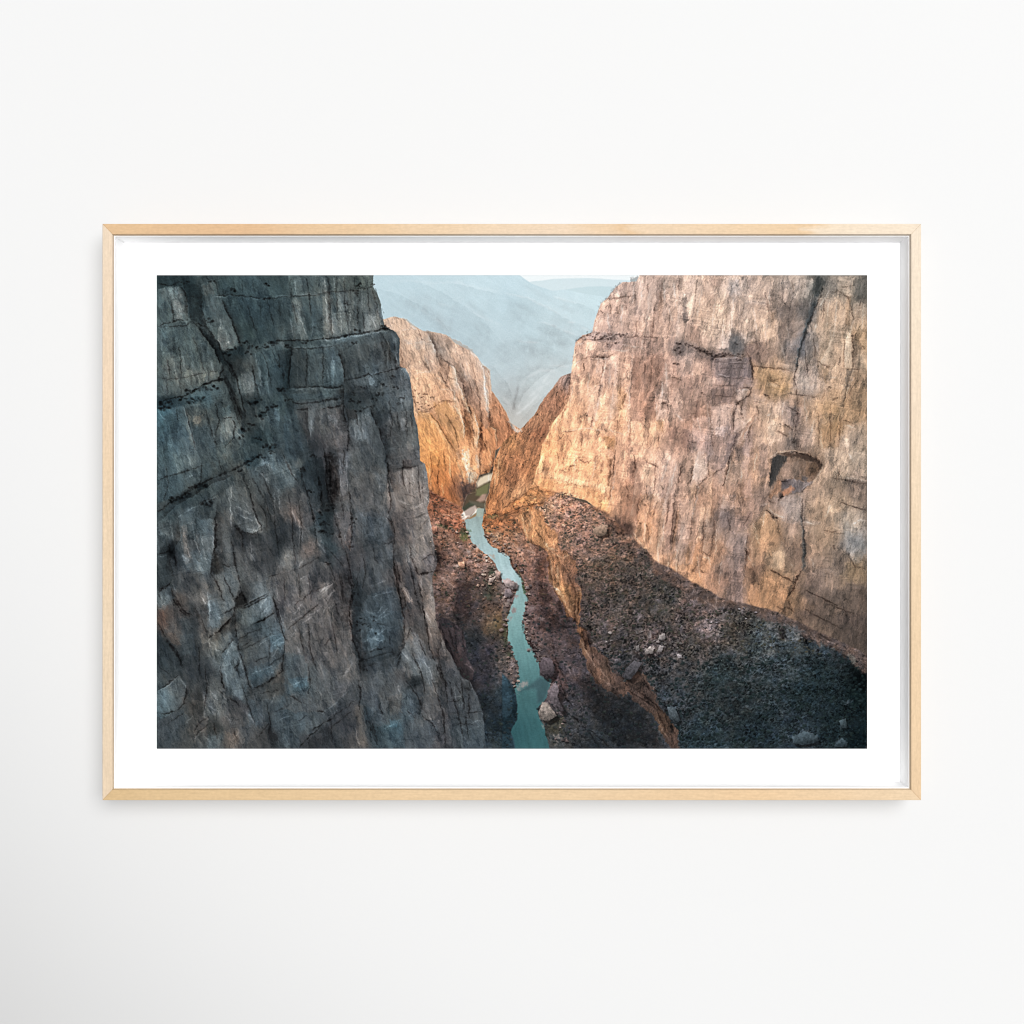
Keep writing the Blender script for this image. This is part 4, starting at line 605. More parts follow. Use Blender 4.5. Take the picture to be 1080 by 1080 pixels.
strokes('''
A1 p 14 8d8782 0.26: 100,105 165,98 185,140 175,190 180,280 135,295 120,230 115,190 60,160 50,120
A1 p 10 a09c98 0.21: 130,190 165,195 180,285 140,290
A1 s 26 .35: 180,95 205,140 215,180 215,295
A1 d 7 1.35: 45,112 110,100 180,97
A1 d 8 .3: 36,335 90,318 140,300 215,295; 115,185 125,240 132,300; 36,75 100,90 180,70
A1 m 16 0.80: 185,60 300,90 305,300 250,290 218,180
A1 s 40 .5: 305,150 300,220 330,330 400,430
A1 p 14 6f6b66 0.21: 320,150 415,165 470,300 525,430 440,485 400,400 350,270
A1 p 10 8e867e 0.19: 400,400 470,420 500,430 440,485 415,460
A1 d 7 1.5: 410,290 412,350; 400,410 430,480; 445,440 470,420; 320,160 410,155
A1 s 22 .45: 525,440 480,310 420,180
A1 d 8 .3: 420,180 480,310 528,440
A1 d 6 .4: 210,160 300,165 400,150 480,145 600,160 700,170 820,155 950,150 1080,130
A1 d 5 1.4: 400,160 480,150; 560,168 690,175; 720,160 820,150; 850,148 1000,142
A1 d 7 .45: 690,170 715,260 735,345; 570,190 600,300 635,385; 830,60 832,150 868,290 880,330; 930,45 945,150 955,270; 1060,60 1060,250 1075,400
A1 p 14 7a756f 0.21: 840,170 900,170 915,330 935,410 850,415 830,360 860,300
A1 p 12 857d76 0.21: 1030,50 1060,60 1080,200 1080,400 1040,390 1050,250
A1 p 10 828079 0.17: 850,40 910,40 900,150 870,150
A1 d 5 1.5: 875,250 930,390; 1045,170 1060,300; 1035,60 1050,130; 855,60 870,140; 965,300 960,400; 830,290 850,400
A1 d 4 .6: 650,180 655,300; 760,180 770,280; 600,60 620,140; 490,40 500,130; 540,60 545,140; 380,60 400,140
A1 p 8 5d676b 0.28: 690,440 850,425 970,428 1080,410 1080,455 850,460 700,470
A1 d 8 .25: 700,425 820,420 960,418 1080,405
A1 d 6 .3: 840,468 940,470 1080,458
A1 b 17 .3: 490,470 540,440 570,430 455,480 590,455 640,465 680,455 720,440 735,430 800,450 440,500 470,510 580,495 920,430 830,455 690,85 490,115 360,70 210,70 690,170
A1 s 40 .45: 850,460 835,560 820,700
A1 d 7 .4: 930,475 932,580 925,690; 1025,470 1030,600 1025,690; 840,480 825,600 822,705
A1 d 4 1.3: 940,560 945,680; 1000,520 1060,530; 870,560 880,680
A1 d 8 1.5: 830,715 950,712 1080,705
A1 d 8 .35: 850,700 950,700 1080,695; 830,785 900,800 1080,780; 870,838 940,830
A1 m 12 0.82: 760,690 830,700 850,830 820,840 790,760
A1 p 10 77767a 0.17: 945,800 975,810 975,920 950,1000 945,900
A1 s 30 .6: 940,810 935,900 950,1010
A1 p 12 78736f 0.24: 540,610 605,620 620,770 570,780 545,720
A1 d 10 .25: 600,560 615,640 640,770; 430,520 480,580 515,660
A1 m 12 0.78: 430,500 540,520 520,650 470,600
A1 d 8 .3: 445,560 510,660 545,790 560,885; 465,690 540,890; 395,420 430,520
A1 s 24 .5: 440,620 500,740 560,890
A1 d 5 1.35: 640,540 650,650; 690,560 700,740; 620,500 630,560; 500,650 520,720; 650,600 655,720
A1 d 6 .45: 660,490 690,560 720,700; 760,480 770,590; 720,480 760,560 800,660
A1 b 20 .3: 600,800 640,780 590,790 665,860 700,830 740,810 790,720 820,780 770,715 640,880 560,960 530,1000 540,950 640,1010 690,1050 600,930 730,1055
A1 p 14 7d7167 0.17: 60,580 120,500 180,560 260,600 400,600 390,650 300,680 190,740 60,770
A1 d 8 .5: 160,410 170,520 180,640; 250,400 290,520 330,650; 90,520 110,640; 60,340 200,330 240,305
A1 d 6 1.35: 90,520 100,620; 185,500 200,610; 230,500 245,640; 310,600 340,680; 130,560 160,690; 350,540 380,640; 55,380 60,480; 270,620 290,680
A1 d 5 .55: 36,640 100,655 200,640 300,620 400,600; 90,660 95,740; 170,650 175,740; 235,640 240,700; 330,570 345,660
A1 s 30 .45: 425,600 375,475 300,370 240,300
A1 d 9 .25: 240,300 300,370 375,470 428,595 400,655 300,690 200,750 100,770 36,800
A1 b 20 .3: 60,800 100,790 160,770 190,775 260,770 300,770 340,710 380,700 420,660 60,830 300,325 345,300 230,730 270,715 90,815 230,790 330,690
A1 p 8 5b6e76 0.21: 270,740 350,700 430,680 420,720 330,740 240,760
A1 d 6 1.45: 190,820 220,930 250,1020 262,1080; 40,850 80,900
A1 d 8 .4: 200,830 235,960 262,1075; 320,840 350,940 390,1060; 385,800 400,900 380,1000; 150,830 160,900
A1 p 12 938982 0.21: 430,900 480,890 490,950 460,1010 440,1020
A1 p 12 8f7663 0.17: 255,880 300,870 300,930 260,930
A1 d 8 .35: 425,890 480,880 500,930 490,1000 440,1060
A1 s 26 .5: 520,920 460,720 430,640
B1 d 8 .3: 0,412 100,400 210,378 300,365 350,352 405,352
B1 d 8 1.45: 0,425 100,412 220,388 340,366 400,362
B1 p 10 63727a 0.21: 60,420 220,390 330,370 360,390 250,400 130,430
B1 d 6 .45: 0,130 130,125 200,110 300,100; 140,170 160,230; 205,130 225,180; 130,60 135,200 160,380; 40,60 45,240 60,390; 215,180 210,330; 300,110 330,220 350,350
B1 p 10 84878a 0.21: 260,265 310,260 350,340 250,360 240,330
B1 p 10 827d78 0.17: 30,280 90,300 150,370 20,400; 90,140 130,130 140,300 110,360
B1 d 5 1.45: 20,120 30,380; 70,50 75,130; 110,220 115,360; 165,240 170,370; 60,280 65,390; 295,270 320,340; 235,120 240,230; 330,240 350,330; 135,140 150,240
B1 d 6 .45: 190,40 200,140 225,180; 270,60 280,250; 240,250 255,350; 85,40 90,300
B1 b 16 .3: 225,95 230,80 200,130 365,340 385,350 195,435 210,360 150,395 300,90 150,200
B1 s 60 .6: 350,355 470,590 430,480
B1 s 20 1.3: 360,375 372,480 390,600
B1 d 6 .55: 375,470 380,600; 400,420 415,590; 430,420 440,580; 355,400 365,480
B1 d 5 1.5: 445,480 450,580; 420,560 425,600; 390,480 395,580; 460,500 462,575
B1 d 7 .3: 140,660 220,640 280,620 300,640; 100,490 125,580 135,690; 310,630 400,600 465,580
B1 p 8 7f8b94 0.28: 275,630 300,645 315,680 290,690 280,660
B1 s 30 .5: 135,690 120,570 90,480
B1 d 7 1.35: 60,500 70,600; 110,520 125,620; 465,590 500,595 525,640; 465,600 480,680; 30,560 40,690
B1 d 9 .3: 0,700 60,705 130,690; 0,780 60,775 130,760; 0,830 80,815 130,800
B1 d 6 1.4: 0,715 80,715 130,705; 60,790 125,780
B1 s 44 .35: 130,690 135,760 130,860 160,960
B1 m 20 0.80: 140,690 270,690 300,760 240,830 150,820
B1 b 16 .4: 190,740 250,700 230,790 330,740 350,740 300,820 210,850 260,830 180,780 370,690 440,700 470,800 480,760 420,640 310,770
B1 p 12 8b8486 0.17: 40,870 90,850 120,930 90,960 40,930
B1 p 10 7d838a 0.17: 240,870 280,860 310,940 260,960; 225,960 250,940 260,1010 230,1030
B1 d 7 .35: 285,830 310,900 340,960 370,1060; 150,850 160,1000 150,1080; 200,850 215,930
B1 s 60 .5: 375,1080 340,960 280,840
B1 d 5 1.4: 285,850 320,930; 190,900 200,1010; 240,900 245,980; 400,860 405,920; 470,760 480,830; 460,790 490,800; 220,510 225,540; 540,960 545,1070
B1 d 6 .5: 400,780 420,900 410,1000; 450,850 460,960; 500,820 510,1000; 530,850 545,980
A2 d 10 .3: 40,370 110,310 200,260 270,210 360,170 480,120 560,80 640,30
A2 s 40 .6: 490,150 380,190 250,270 150,330 40,430
A2 p 10 40545e 0.24: 540,90 590,50 660,30 640,70 570,100
A2 b 18 .3: 130,290 170,285 210,265 275,215 320,210 590,60 620,45 570,80 240,225 310,315 360,300 340,325 660,35 520,120 720,10 120,305
A2 d 7 1.4: 640,85 690,70 720,110; 620,110 700,180; 650,140 710,200; 160,400 240,345 380,280; 545,95 560,130
A2 p 8 7f8d95 0.21: 640,40 665,35 690,80 660,90; 640,150 700,190 690,200 650,170
A2 d 7 .4: 85,100 100,200 70,300; 300,80 290,200; 40,180 110,150 220,120 300,90; 400,60 420,120
A2 d 5 1.35: 150,80 160,150; 220,40 240,110; 90,160 100,260; 200,170 290,130
A2 s 30 .5: 160,420 170,520 130,600 110,680 140,760
A2 d 10 .25: 36,625 100,605 130,620 150,690; 36,850 90,820 115,790; 100,560 105,600
A2 m 10 0.74: 95,590 135,600 140,650 105,630
A2 d 7 1.45: 185,450 200,550 230,640; 240,440 260,540 300,650; 40,640 90,630; 180,630 220,660; 110,420 130,540; 290,480 310,600 330,680; 365,470 370,600
A2 p 10 8b6f5e 0.21: 180,455 200,460 210,560 240,650 220,650 195,570
A2 p 10 6f7c84 0.21: 250,640 290,670 280,710 250,680; 180,625 220,650 215,670 185,650
A2 s 36 .5: 350,740 375,620 370,480 390,320
A2 d 9 .3: 375,600 355,700 350,740; 380,400 385,560 375,610; 360,740 400,820 430,900
A2 m 10 0.80: 385,620 415,700 400,750 365,730
A2 p 10 66737b 0.21: 410,680 480,700 530,810 500,890 440,800; 345,860 390,960 410,1040 360,1000
A2 d 8 .3: 480,540 500,680 525,780 535,850; 500,900 540,850 555,890 580,910; 420,680 470,695; 430,750 500,900; 410,990 500,940
A2 m 9 0.72: 500,900 540,850 560,890 610,905 540,935 500,930
A2 p 10 77838a 0.24: 570,950 650,880 720,855 735,930 680,1000 600,1035 580,1010 640,960
A2 d 7 .35: 500,945 580,920 700,855; 600,1050 680,1010 740,960; 730,860 740,930 780,1030
A2 d 6 1.4: 520,940 620,890; 640,960 690,880; 660,980 700,940
A2 d 8 .35: 545,160 590,250 610,350 650,450 660,480; 500,460 540,500 550,600
A2 d 6 1.5: 480,210 480,290; 540,290 600,360 645,450 630,485 580,490; 500,330 590,380; 510,380 600,420; 570,470 630,485; 460,240 480,400
A2 p 10 77787a 0.17: 490,330 600,370 640,460 600,485 520,450
A2 s 40 .5: 500,450 540,480 600,500 660,470
A2 d 6 .45: 600,160 640,230 680,300 720,430; 660,130 700,240 740,330; 640,320 680,370 690,460; 730,330 740,460 760,600; 820,250 840,400 850,560 860,680; 880,300 900,460 890,600
A2 m 26 0.84: 750,430 830,470 840,620 770,660 740,560
A2 d 6 1.5: 840,350 860,430; 760,230 765,350; 880,420 890,560; 590,530 600,610; 600,620 620,680; 790,40 830,120 850,180; 820,120 860,150; 900,460 905,540; 730,230 740,350; 470,340 480,480
A2 p 10 8c7063 0.17: 840,340 870,350 880,430 850,420; 930,580 970,590 960,620 930,610
A2 p 8 8f8a85 0.17: 845,60 880,70 890,110 860,95; 800,640 840,620 840,670 800,690
A2 d 8 .35: 780,0 800,60 850,160 880,190; 890,110 910,190 940,280 970,400 990,560
A2 s 30 1.25: 995,560 970,400 935,260 900,150
A2 m 16 0.84: 860,0 960,0 1000,150 1020,330 960,350 930,230 880,80
A2 s 70 .25: 1060,330 1045,200 1040,80 1030,0
A2 d 12 .25: 1000,150 1015,250 1020,330
A2 b 20 .3: 955,245 900,115 1020,380 990,410 1020,490 1070,340 1060,680 970,30 1030,440
A2 d 6 1.4: 1000,560 1050,620; 980,400 1010,470; 1010,540 1060,600; 870,700 920,650; 800,740 850,720
A2 d 6 .5: 800,740 900,700 1000,640; 790,780 800,900; 880,740 890,880; 940,760 960,900; 850,930 960,850 1070,800; 700,760 760,740
A2 d 5 1.4: 1000,860 1060,810; 880,780 940,740; 850,980 900,920; 930,1000 1010,950; 740,760 760,900
A2 d 8 .35: 115,830 130,900 180,970 230,1000; 36,860 60,900
A2 d 6 1.4: 330,850 350,960; 290,860 320,920; 60,880 100,900; 120,800 150,850
A2 s 40 .6: 240,920 300,1000 330,1080 340,1080
B2 s 60 .3: 50,330 40,180 40,90 30,0
B2 m 30 0.74: 0,60 34,90 44,300 60,400 40,520 0,520
B2 d 8 .35: 44,90 48,280 60,330; 60,340 90,450 120,560 150,640 160,700; 160,240 170,320 180,480 160,600
B2 p 10 86858a 0.21: 90,20 150,10 150,180 140,260 110,260 100,120
B2 d 6 1.45: 105,60 110,240; 145,40 150,240; 60,120 65,230; 70,340 100,400; 160,480 180,420; 120,560 150,640; 130,470 140,540; 80,350 60,360
B2 d 6 .45: 130,0 125,150; 80,100 85,280; 110,300 130,420
B2 m 16 0.88: 200,130 320,140 340,240 240,260
B2 s 50 .55: 430,260 395,150 380,0
B2 d 9 .3: 375,0 395,120 400,230 410,330 400,380
B2 p 10 a08a7b 0.17: 385,190 400,180 408,360 390,390
B2 d 6 1.4: 390,200 405,320; 380,410 400,380; 340,210 350,240; 460,110 465,200
B2 d 8 .4: 490,60 480,140 500,240; 580,100 575,200 590,300; 440,110 580,90
B2 p 14 a0928a 0.21: 440,140 575,100 640,200 640,300 600,370 520,420 440,380
B2 d 5 1.35: 500,150 510,240; 540,120 550,200; 610,110 620,200; 450,300 540,330; 560,250 620,230; 620,270 640,310; 560,340 620,310; 500,400 525,490; 640,380 650,470
B2 d 5 .6: 520,150 525,260; 600,190 610,330; 480,260 560,280; 560,410 620,370; 470,330 520,370; 630,410 580,480
B2 d 8 .35: 370,560 400,555 430,540; 380,400 415,430 435,500 430,560; 425,560 430,700 450,800 470,900
B2 m 20 0.88: 220,430 420,430 430,560 340,570 200,640
B2 p 12 9a8a82 0.17: 520,560 570,600 560,700 530,680; 610,400 650,420 655,520 620,540
B2 p 10 77727a 0.21: 615,630 670,630 685,670 640,690 615,670
B2 d 8 .3: 570,745 620,735 690,720; 560,700 575,740
B2 d 6 .4: 680,600 690,670; 600,660 640,630 680,630; 520,560 540,660 570,740
B2 s 40 .6: 670,735 620,745 570,755
B2 d 8 1.4: 590,760 600,900 620,1000; 440,640 470,720; 650,780 655,900; 500,590 530,680; 470,790 520,860 535,900
B2 p 10 9d8d84 0.17: 475,790 510,850 535,900 500,890; 600,950 660,900 680,990 690,1050 640,1000
B2 d 8 .4: 450,690 470,800 500,920 530,1000; 570,760 600,900 620,1060; 530,700 560,860 600,980
B2 s 50 .5: 480,960 440,800 425,700 430,560
B2 s 80 .5: 170,700 180,860 165,1000 180,1080
B2 d 8 .35: 150,640 185,800 180,900 160,980 180,1080
B2 d 8 1.4: 175,900 165,990 175,1070
B2 p 16 6b7880 0.14: 230,960 350,950 400,1030 380,1080 240,1080
B2 d 6 1.35: 0,860 60,800; 10,900 80,840; 30,960 50,1060; 0,980 40,920; 330,800 380,780; 300,880 420,840; 260,960 340,1000; 300,1030 400,980
B2 d 6 .5: 40,680 70,760 110,900; 110,740 130,880; 0,560 60,620 130,700; 240,620 260,720 240,860; 300,590 330,680; 220,700 200,840
B2 b 14 .45: 10,490 30,440 60,500 110,520 180,440 190,410 200,860 30,360 240,1040 280,1060 170,580
A3 s 40 .55: 350,400 400,340 480,260 500,190
A3 d 10 .3: 120,100 150,170 200,230 250,260; 36,100 100,70; 36,300 90,400 150,470 175,530; 340,390 420,330 490,250
A3 d 7 1.4: 340,390 380,430 400,500; 300,150 325,190; 350,140 345,280; 390,250 420,270; 60,190 100,150; 340,400 350,440
A3 p 10 805344 0.14: 40,230 80,240 100,320 60,310
A3 p 10 6b7880 0.21: 350,130 420,200 420,290 370,330 350,300; 430,120 500,180 490,220 430,250
A3 d 9 .35: 495,200 500,300 505,380 530,480 560,560 580,660 595,700; 420,480 480,400 500,380; 410,560 420,640 435,690
A3 d 8 .3: 495,170 540,120 555,160 580,190; 500,210 580,200 700,130; 600,310 680,270 740,230
A3 p 10 6b7c85 0.17: 420,530 470,400 500,470 490,600 450,680 425,620; 510,500 550,560 580,690 540,720 500,640
A3 d 6 1.4: 430,520 480,430; 440,560 450,660; 520,500 560,600; 360,430 400,470; 480,400 490,420
A3 d 7 .3: 520,520 510,580 530,620; 490,570 520,540; 410,620 435,690
A3 p 12 52707f 0.17: 710,390 780,370 800,410 730,440; 580,600 700,560 740,580 600,660; 800,680 920,640 940,700 820,720
A3 d 5 1.4: 720,420 790,380; 720,440 800,410; 600,600 720,560; 830,670 930,640; 700,590 740,600; 760,450 720,500; 690,400 640,430
A3 d 5 .5: 510,400 580,360 660,330; 530,460 620,420 720,360; 580,540 690,500; 600,690 660,680 740,620; 700,370 710,480 700,540; 540,440 600,400; 700,550 780,500
A3 d 8 .35: 730,150 760,270 800,390 820,410; 800,410 790,490 780,590 700,650 600,700
A3 p 12 5b6166 0.14: 800,470 920,460 940,600 820,640
A3 d 7 .4: 940,300 945,420 960,520; 960,500 990,580; 940,560 950,680 940,720; 880,330 900,420 930,520; 820,330 930,240 1000,180
A3 d 6 1.35: 830,390 870,330; 900,300 960,260; 940,310 960,400; 970,560 1000,600; 760,220 800,330; 830,290 900,250; 870,440 890,470; 990,100 1060,60
A3 d 8 .3: 990,820 1040,835; 960,940 1010,910 1080,870; 880,1050 940,980 1000,930
A3 m 14 0.82: 900,1040 990,940 1080,900 1080,1045 900,1045
A3 m 12 0.80: 700,930 760,950 790,1010 720,990
A3 p 10 66747c 0.21: 40,710 160,615 210,660 200,740 120,820 50,830
A3 d 9 .3: 40,700 110,650 165,610; 210,680 205,740 190,790; 60,840 130,830 200,780
A3 d 6 1.5: 45,705 100,665 160,620; 170,630 215,690
A3 m 20 0.82: 215,720 330,700 300,850 220,800
A3 d 7 .4: 320,560 330,700 310,840; 100,420 160,500 180,560; 280,440 290,600; 460,740 540,800; 540,660 580,800 620,900; 690,780 710,900 700,960; 370,900 390,990; 820,720 900,780; 250,950 300,880 340,860
A3 d 6 1.4: 350,700 400,760; 310,730 320,760; 340,790 390,830; 250,1000 320,920; 440,850 480,900; 200,900 240,860; 360,820 380,850; 770,880 830,850; 560,820 620,900; 320,980 360,1020; 720,780 740,720; 480,1000 520,960; 300,860 340,870
A3 d 5 .5: 250,980 340,900; 100,900 200,830; 400,700 440,740; 650,720 760,700; 740,830 830,790; 860,900 930,850; 640,980 700,900; 480,920 520,1010; 40,560 100,600
B3 s 36 1.3: 175,420 165,300 175,200
B3 d 10 .3: 150,0 180,100 160,220 180,400 215,480 230,600
B3 s 80 .5: 230,600 215,480 180,400 165,250 180,120
B3 d 6 1.4: 0,100 60,60; 20,180 70,100; 155,200 160,300 180,410; 140,590 180,540; 0,840 100,760 160,700; 30,870 90,820; 130,620 160,570
B3 d 6 .5: 70,150 100,250; 100,0 130,180; 0,440 60,380; 40,880 200,760; 60,920 170,830; 50,850 55,1000; 60,300 90,480
B3 p 14 6b818e 0.17: 240,400 300,330 370,370 350,430 280,450
B3 p 12 55707d 0.14: 360,930 460,870 560,830 540,880 420,950
B3 d 5 1.55: 290,460 340,430; 270,400 320,380; 290,350 300,330; 330,240 360,200; 290,270 310,290; 380,330 330,370; 340,410 360,400; 250,410 280,400; 310,390 340,400; 340,260 390,210
B3 d 5 .5: 250,480 420,430; 240,520 420,470; 250,560 330,540; 280,300 300,330; 330,300 390,310; 400,350 410,440 430,490
B3 b 11 .4: 300,260 315,285 210,310 220,340 240,270 260,300 200,290 340,450 260,580 320,360
B3 s 50 .5: 480,330 500,420 470,480 440,520
B3 d 9 .35: 420,20 470,160 490,280 495,380; 500,400 530,330 570,400; 470,490 450,560; 215,640 230,700 220,820
B3 p 12 7b8389 0.21: 540,340 590,420 640,540 660,640 620,600 570,480; 470,480 500,440 560,520 590,610 540,600
B3 d 6 1.5: 540,345 600,450; 600,510 640,570 660,640; 470,60 530,170; 480,470 520,520; 620,230 650,290; 640,330 660,400; 660,650 690,740; 430,10 450,60; 550,560 590,610
B3 p 10 8f7d73 0.21: 620,200 665,240 680,290 640,290; 470,60 500,80 535,170 490,170
B3 d 8 .35: 600,190 630,330 640,440 690,560; 540,480 590,590 620,720; 580,400 620,490; 690,560 720,640; 660,640 700,760 730,860 740,1040
B3 s 40 .6: 700,300 720,400 700,480 720,600 760,680
B3 m 7 0.70: 540,655 560,650 570,695 550,690; 590,770 605,780 620,830 600,810
B3 p 8 9a938c 0.21: 585,890 598,875 603,920 590,920
B3 d 7 .4: 510,820 560,870; 360,850 340,790; 300,900 330,1000; 260,880 300,960 330,1030; 600,850 660,900 710,1000; 500,640 560,720 600,800
B3 d 6 1.4: 530,880 545,940; 520,850 550,830; 370,930 440,900; 520,740 550,780; 330,840 370,860; 450,660 470,740; 200,930 220,1030; 640,850 690,950; 690,900 700,880
B3 s 20 .6: 330,1030 290,920 250,800
B3 d 8 .4: 760,640 790,760 830,900 850,1000; 800,660 850,760; 830,620 850,800 880,1000; 880,640 880,860; 700,560 740,660 750,780
B3 d 5 1.35: 800,740 840,735; 790,680 800,760; 830,640 870,640; 880,640 920,740; 890,900 960,880; 860,940 940,920; 850,980 880,1030
B3 d 5 .55: 840,840 960,830; 800,900 900,905; 760,770 840,760; 850,690 910,680
B3 b 7 .3: 920,835 560,670
B3 s 26 .5: 970,930 965,830 930,740 880,640 840,625 800,540 740,440 690,300
B3 d 8 .5: 700,300 760,440 800,540; 740,290 780,400 800,490; 790,300 800,420 820,500; 840,340 850,500
B3 p 10 5a4038 0.17: 780,420 830,480 840,560 810,550; 740,330 770,420 750,430
B3 d 6 1.3: 740,280 760,340; 850,540 890,560 910,600; 800,320 830,330; 870,530 900,580
''', 0.8, 1.)

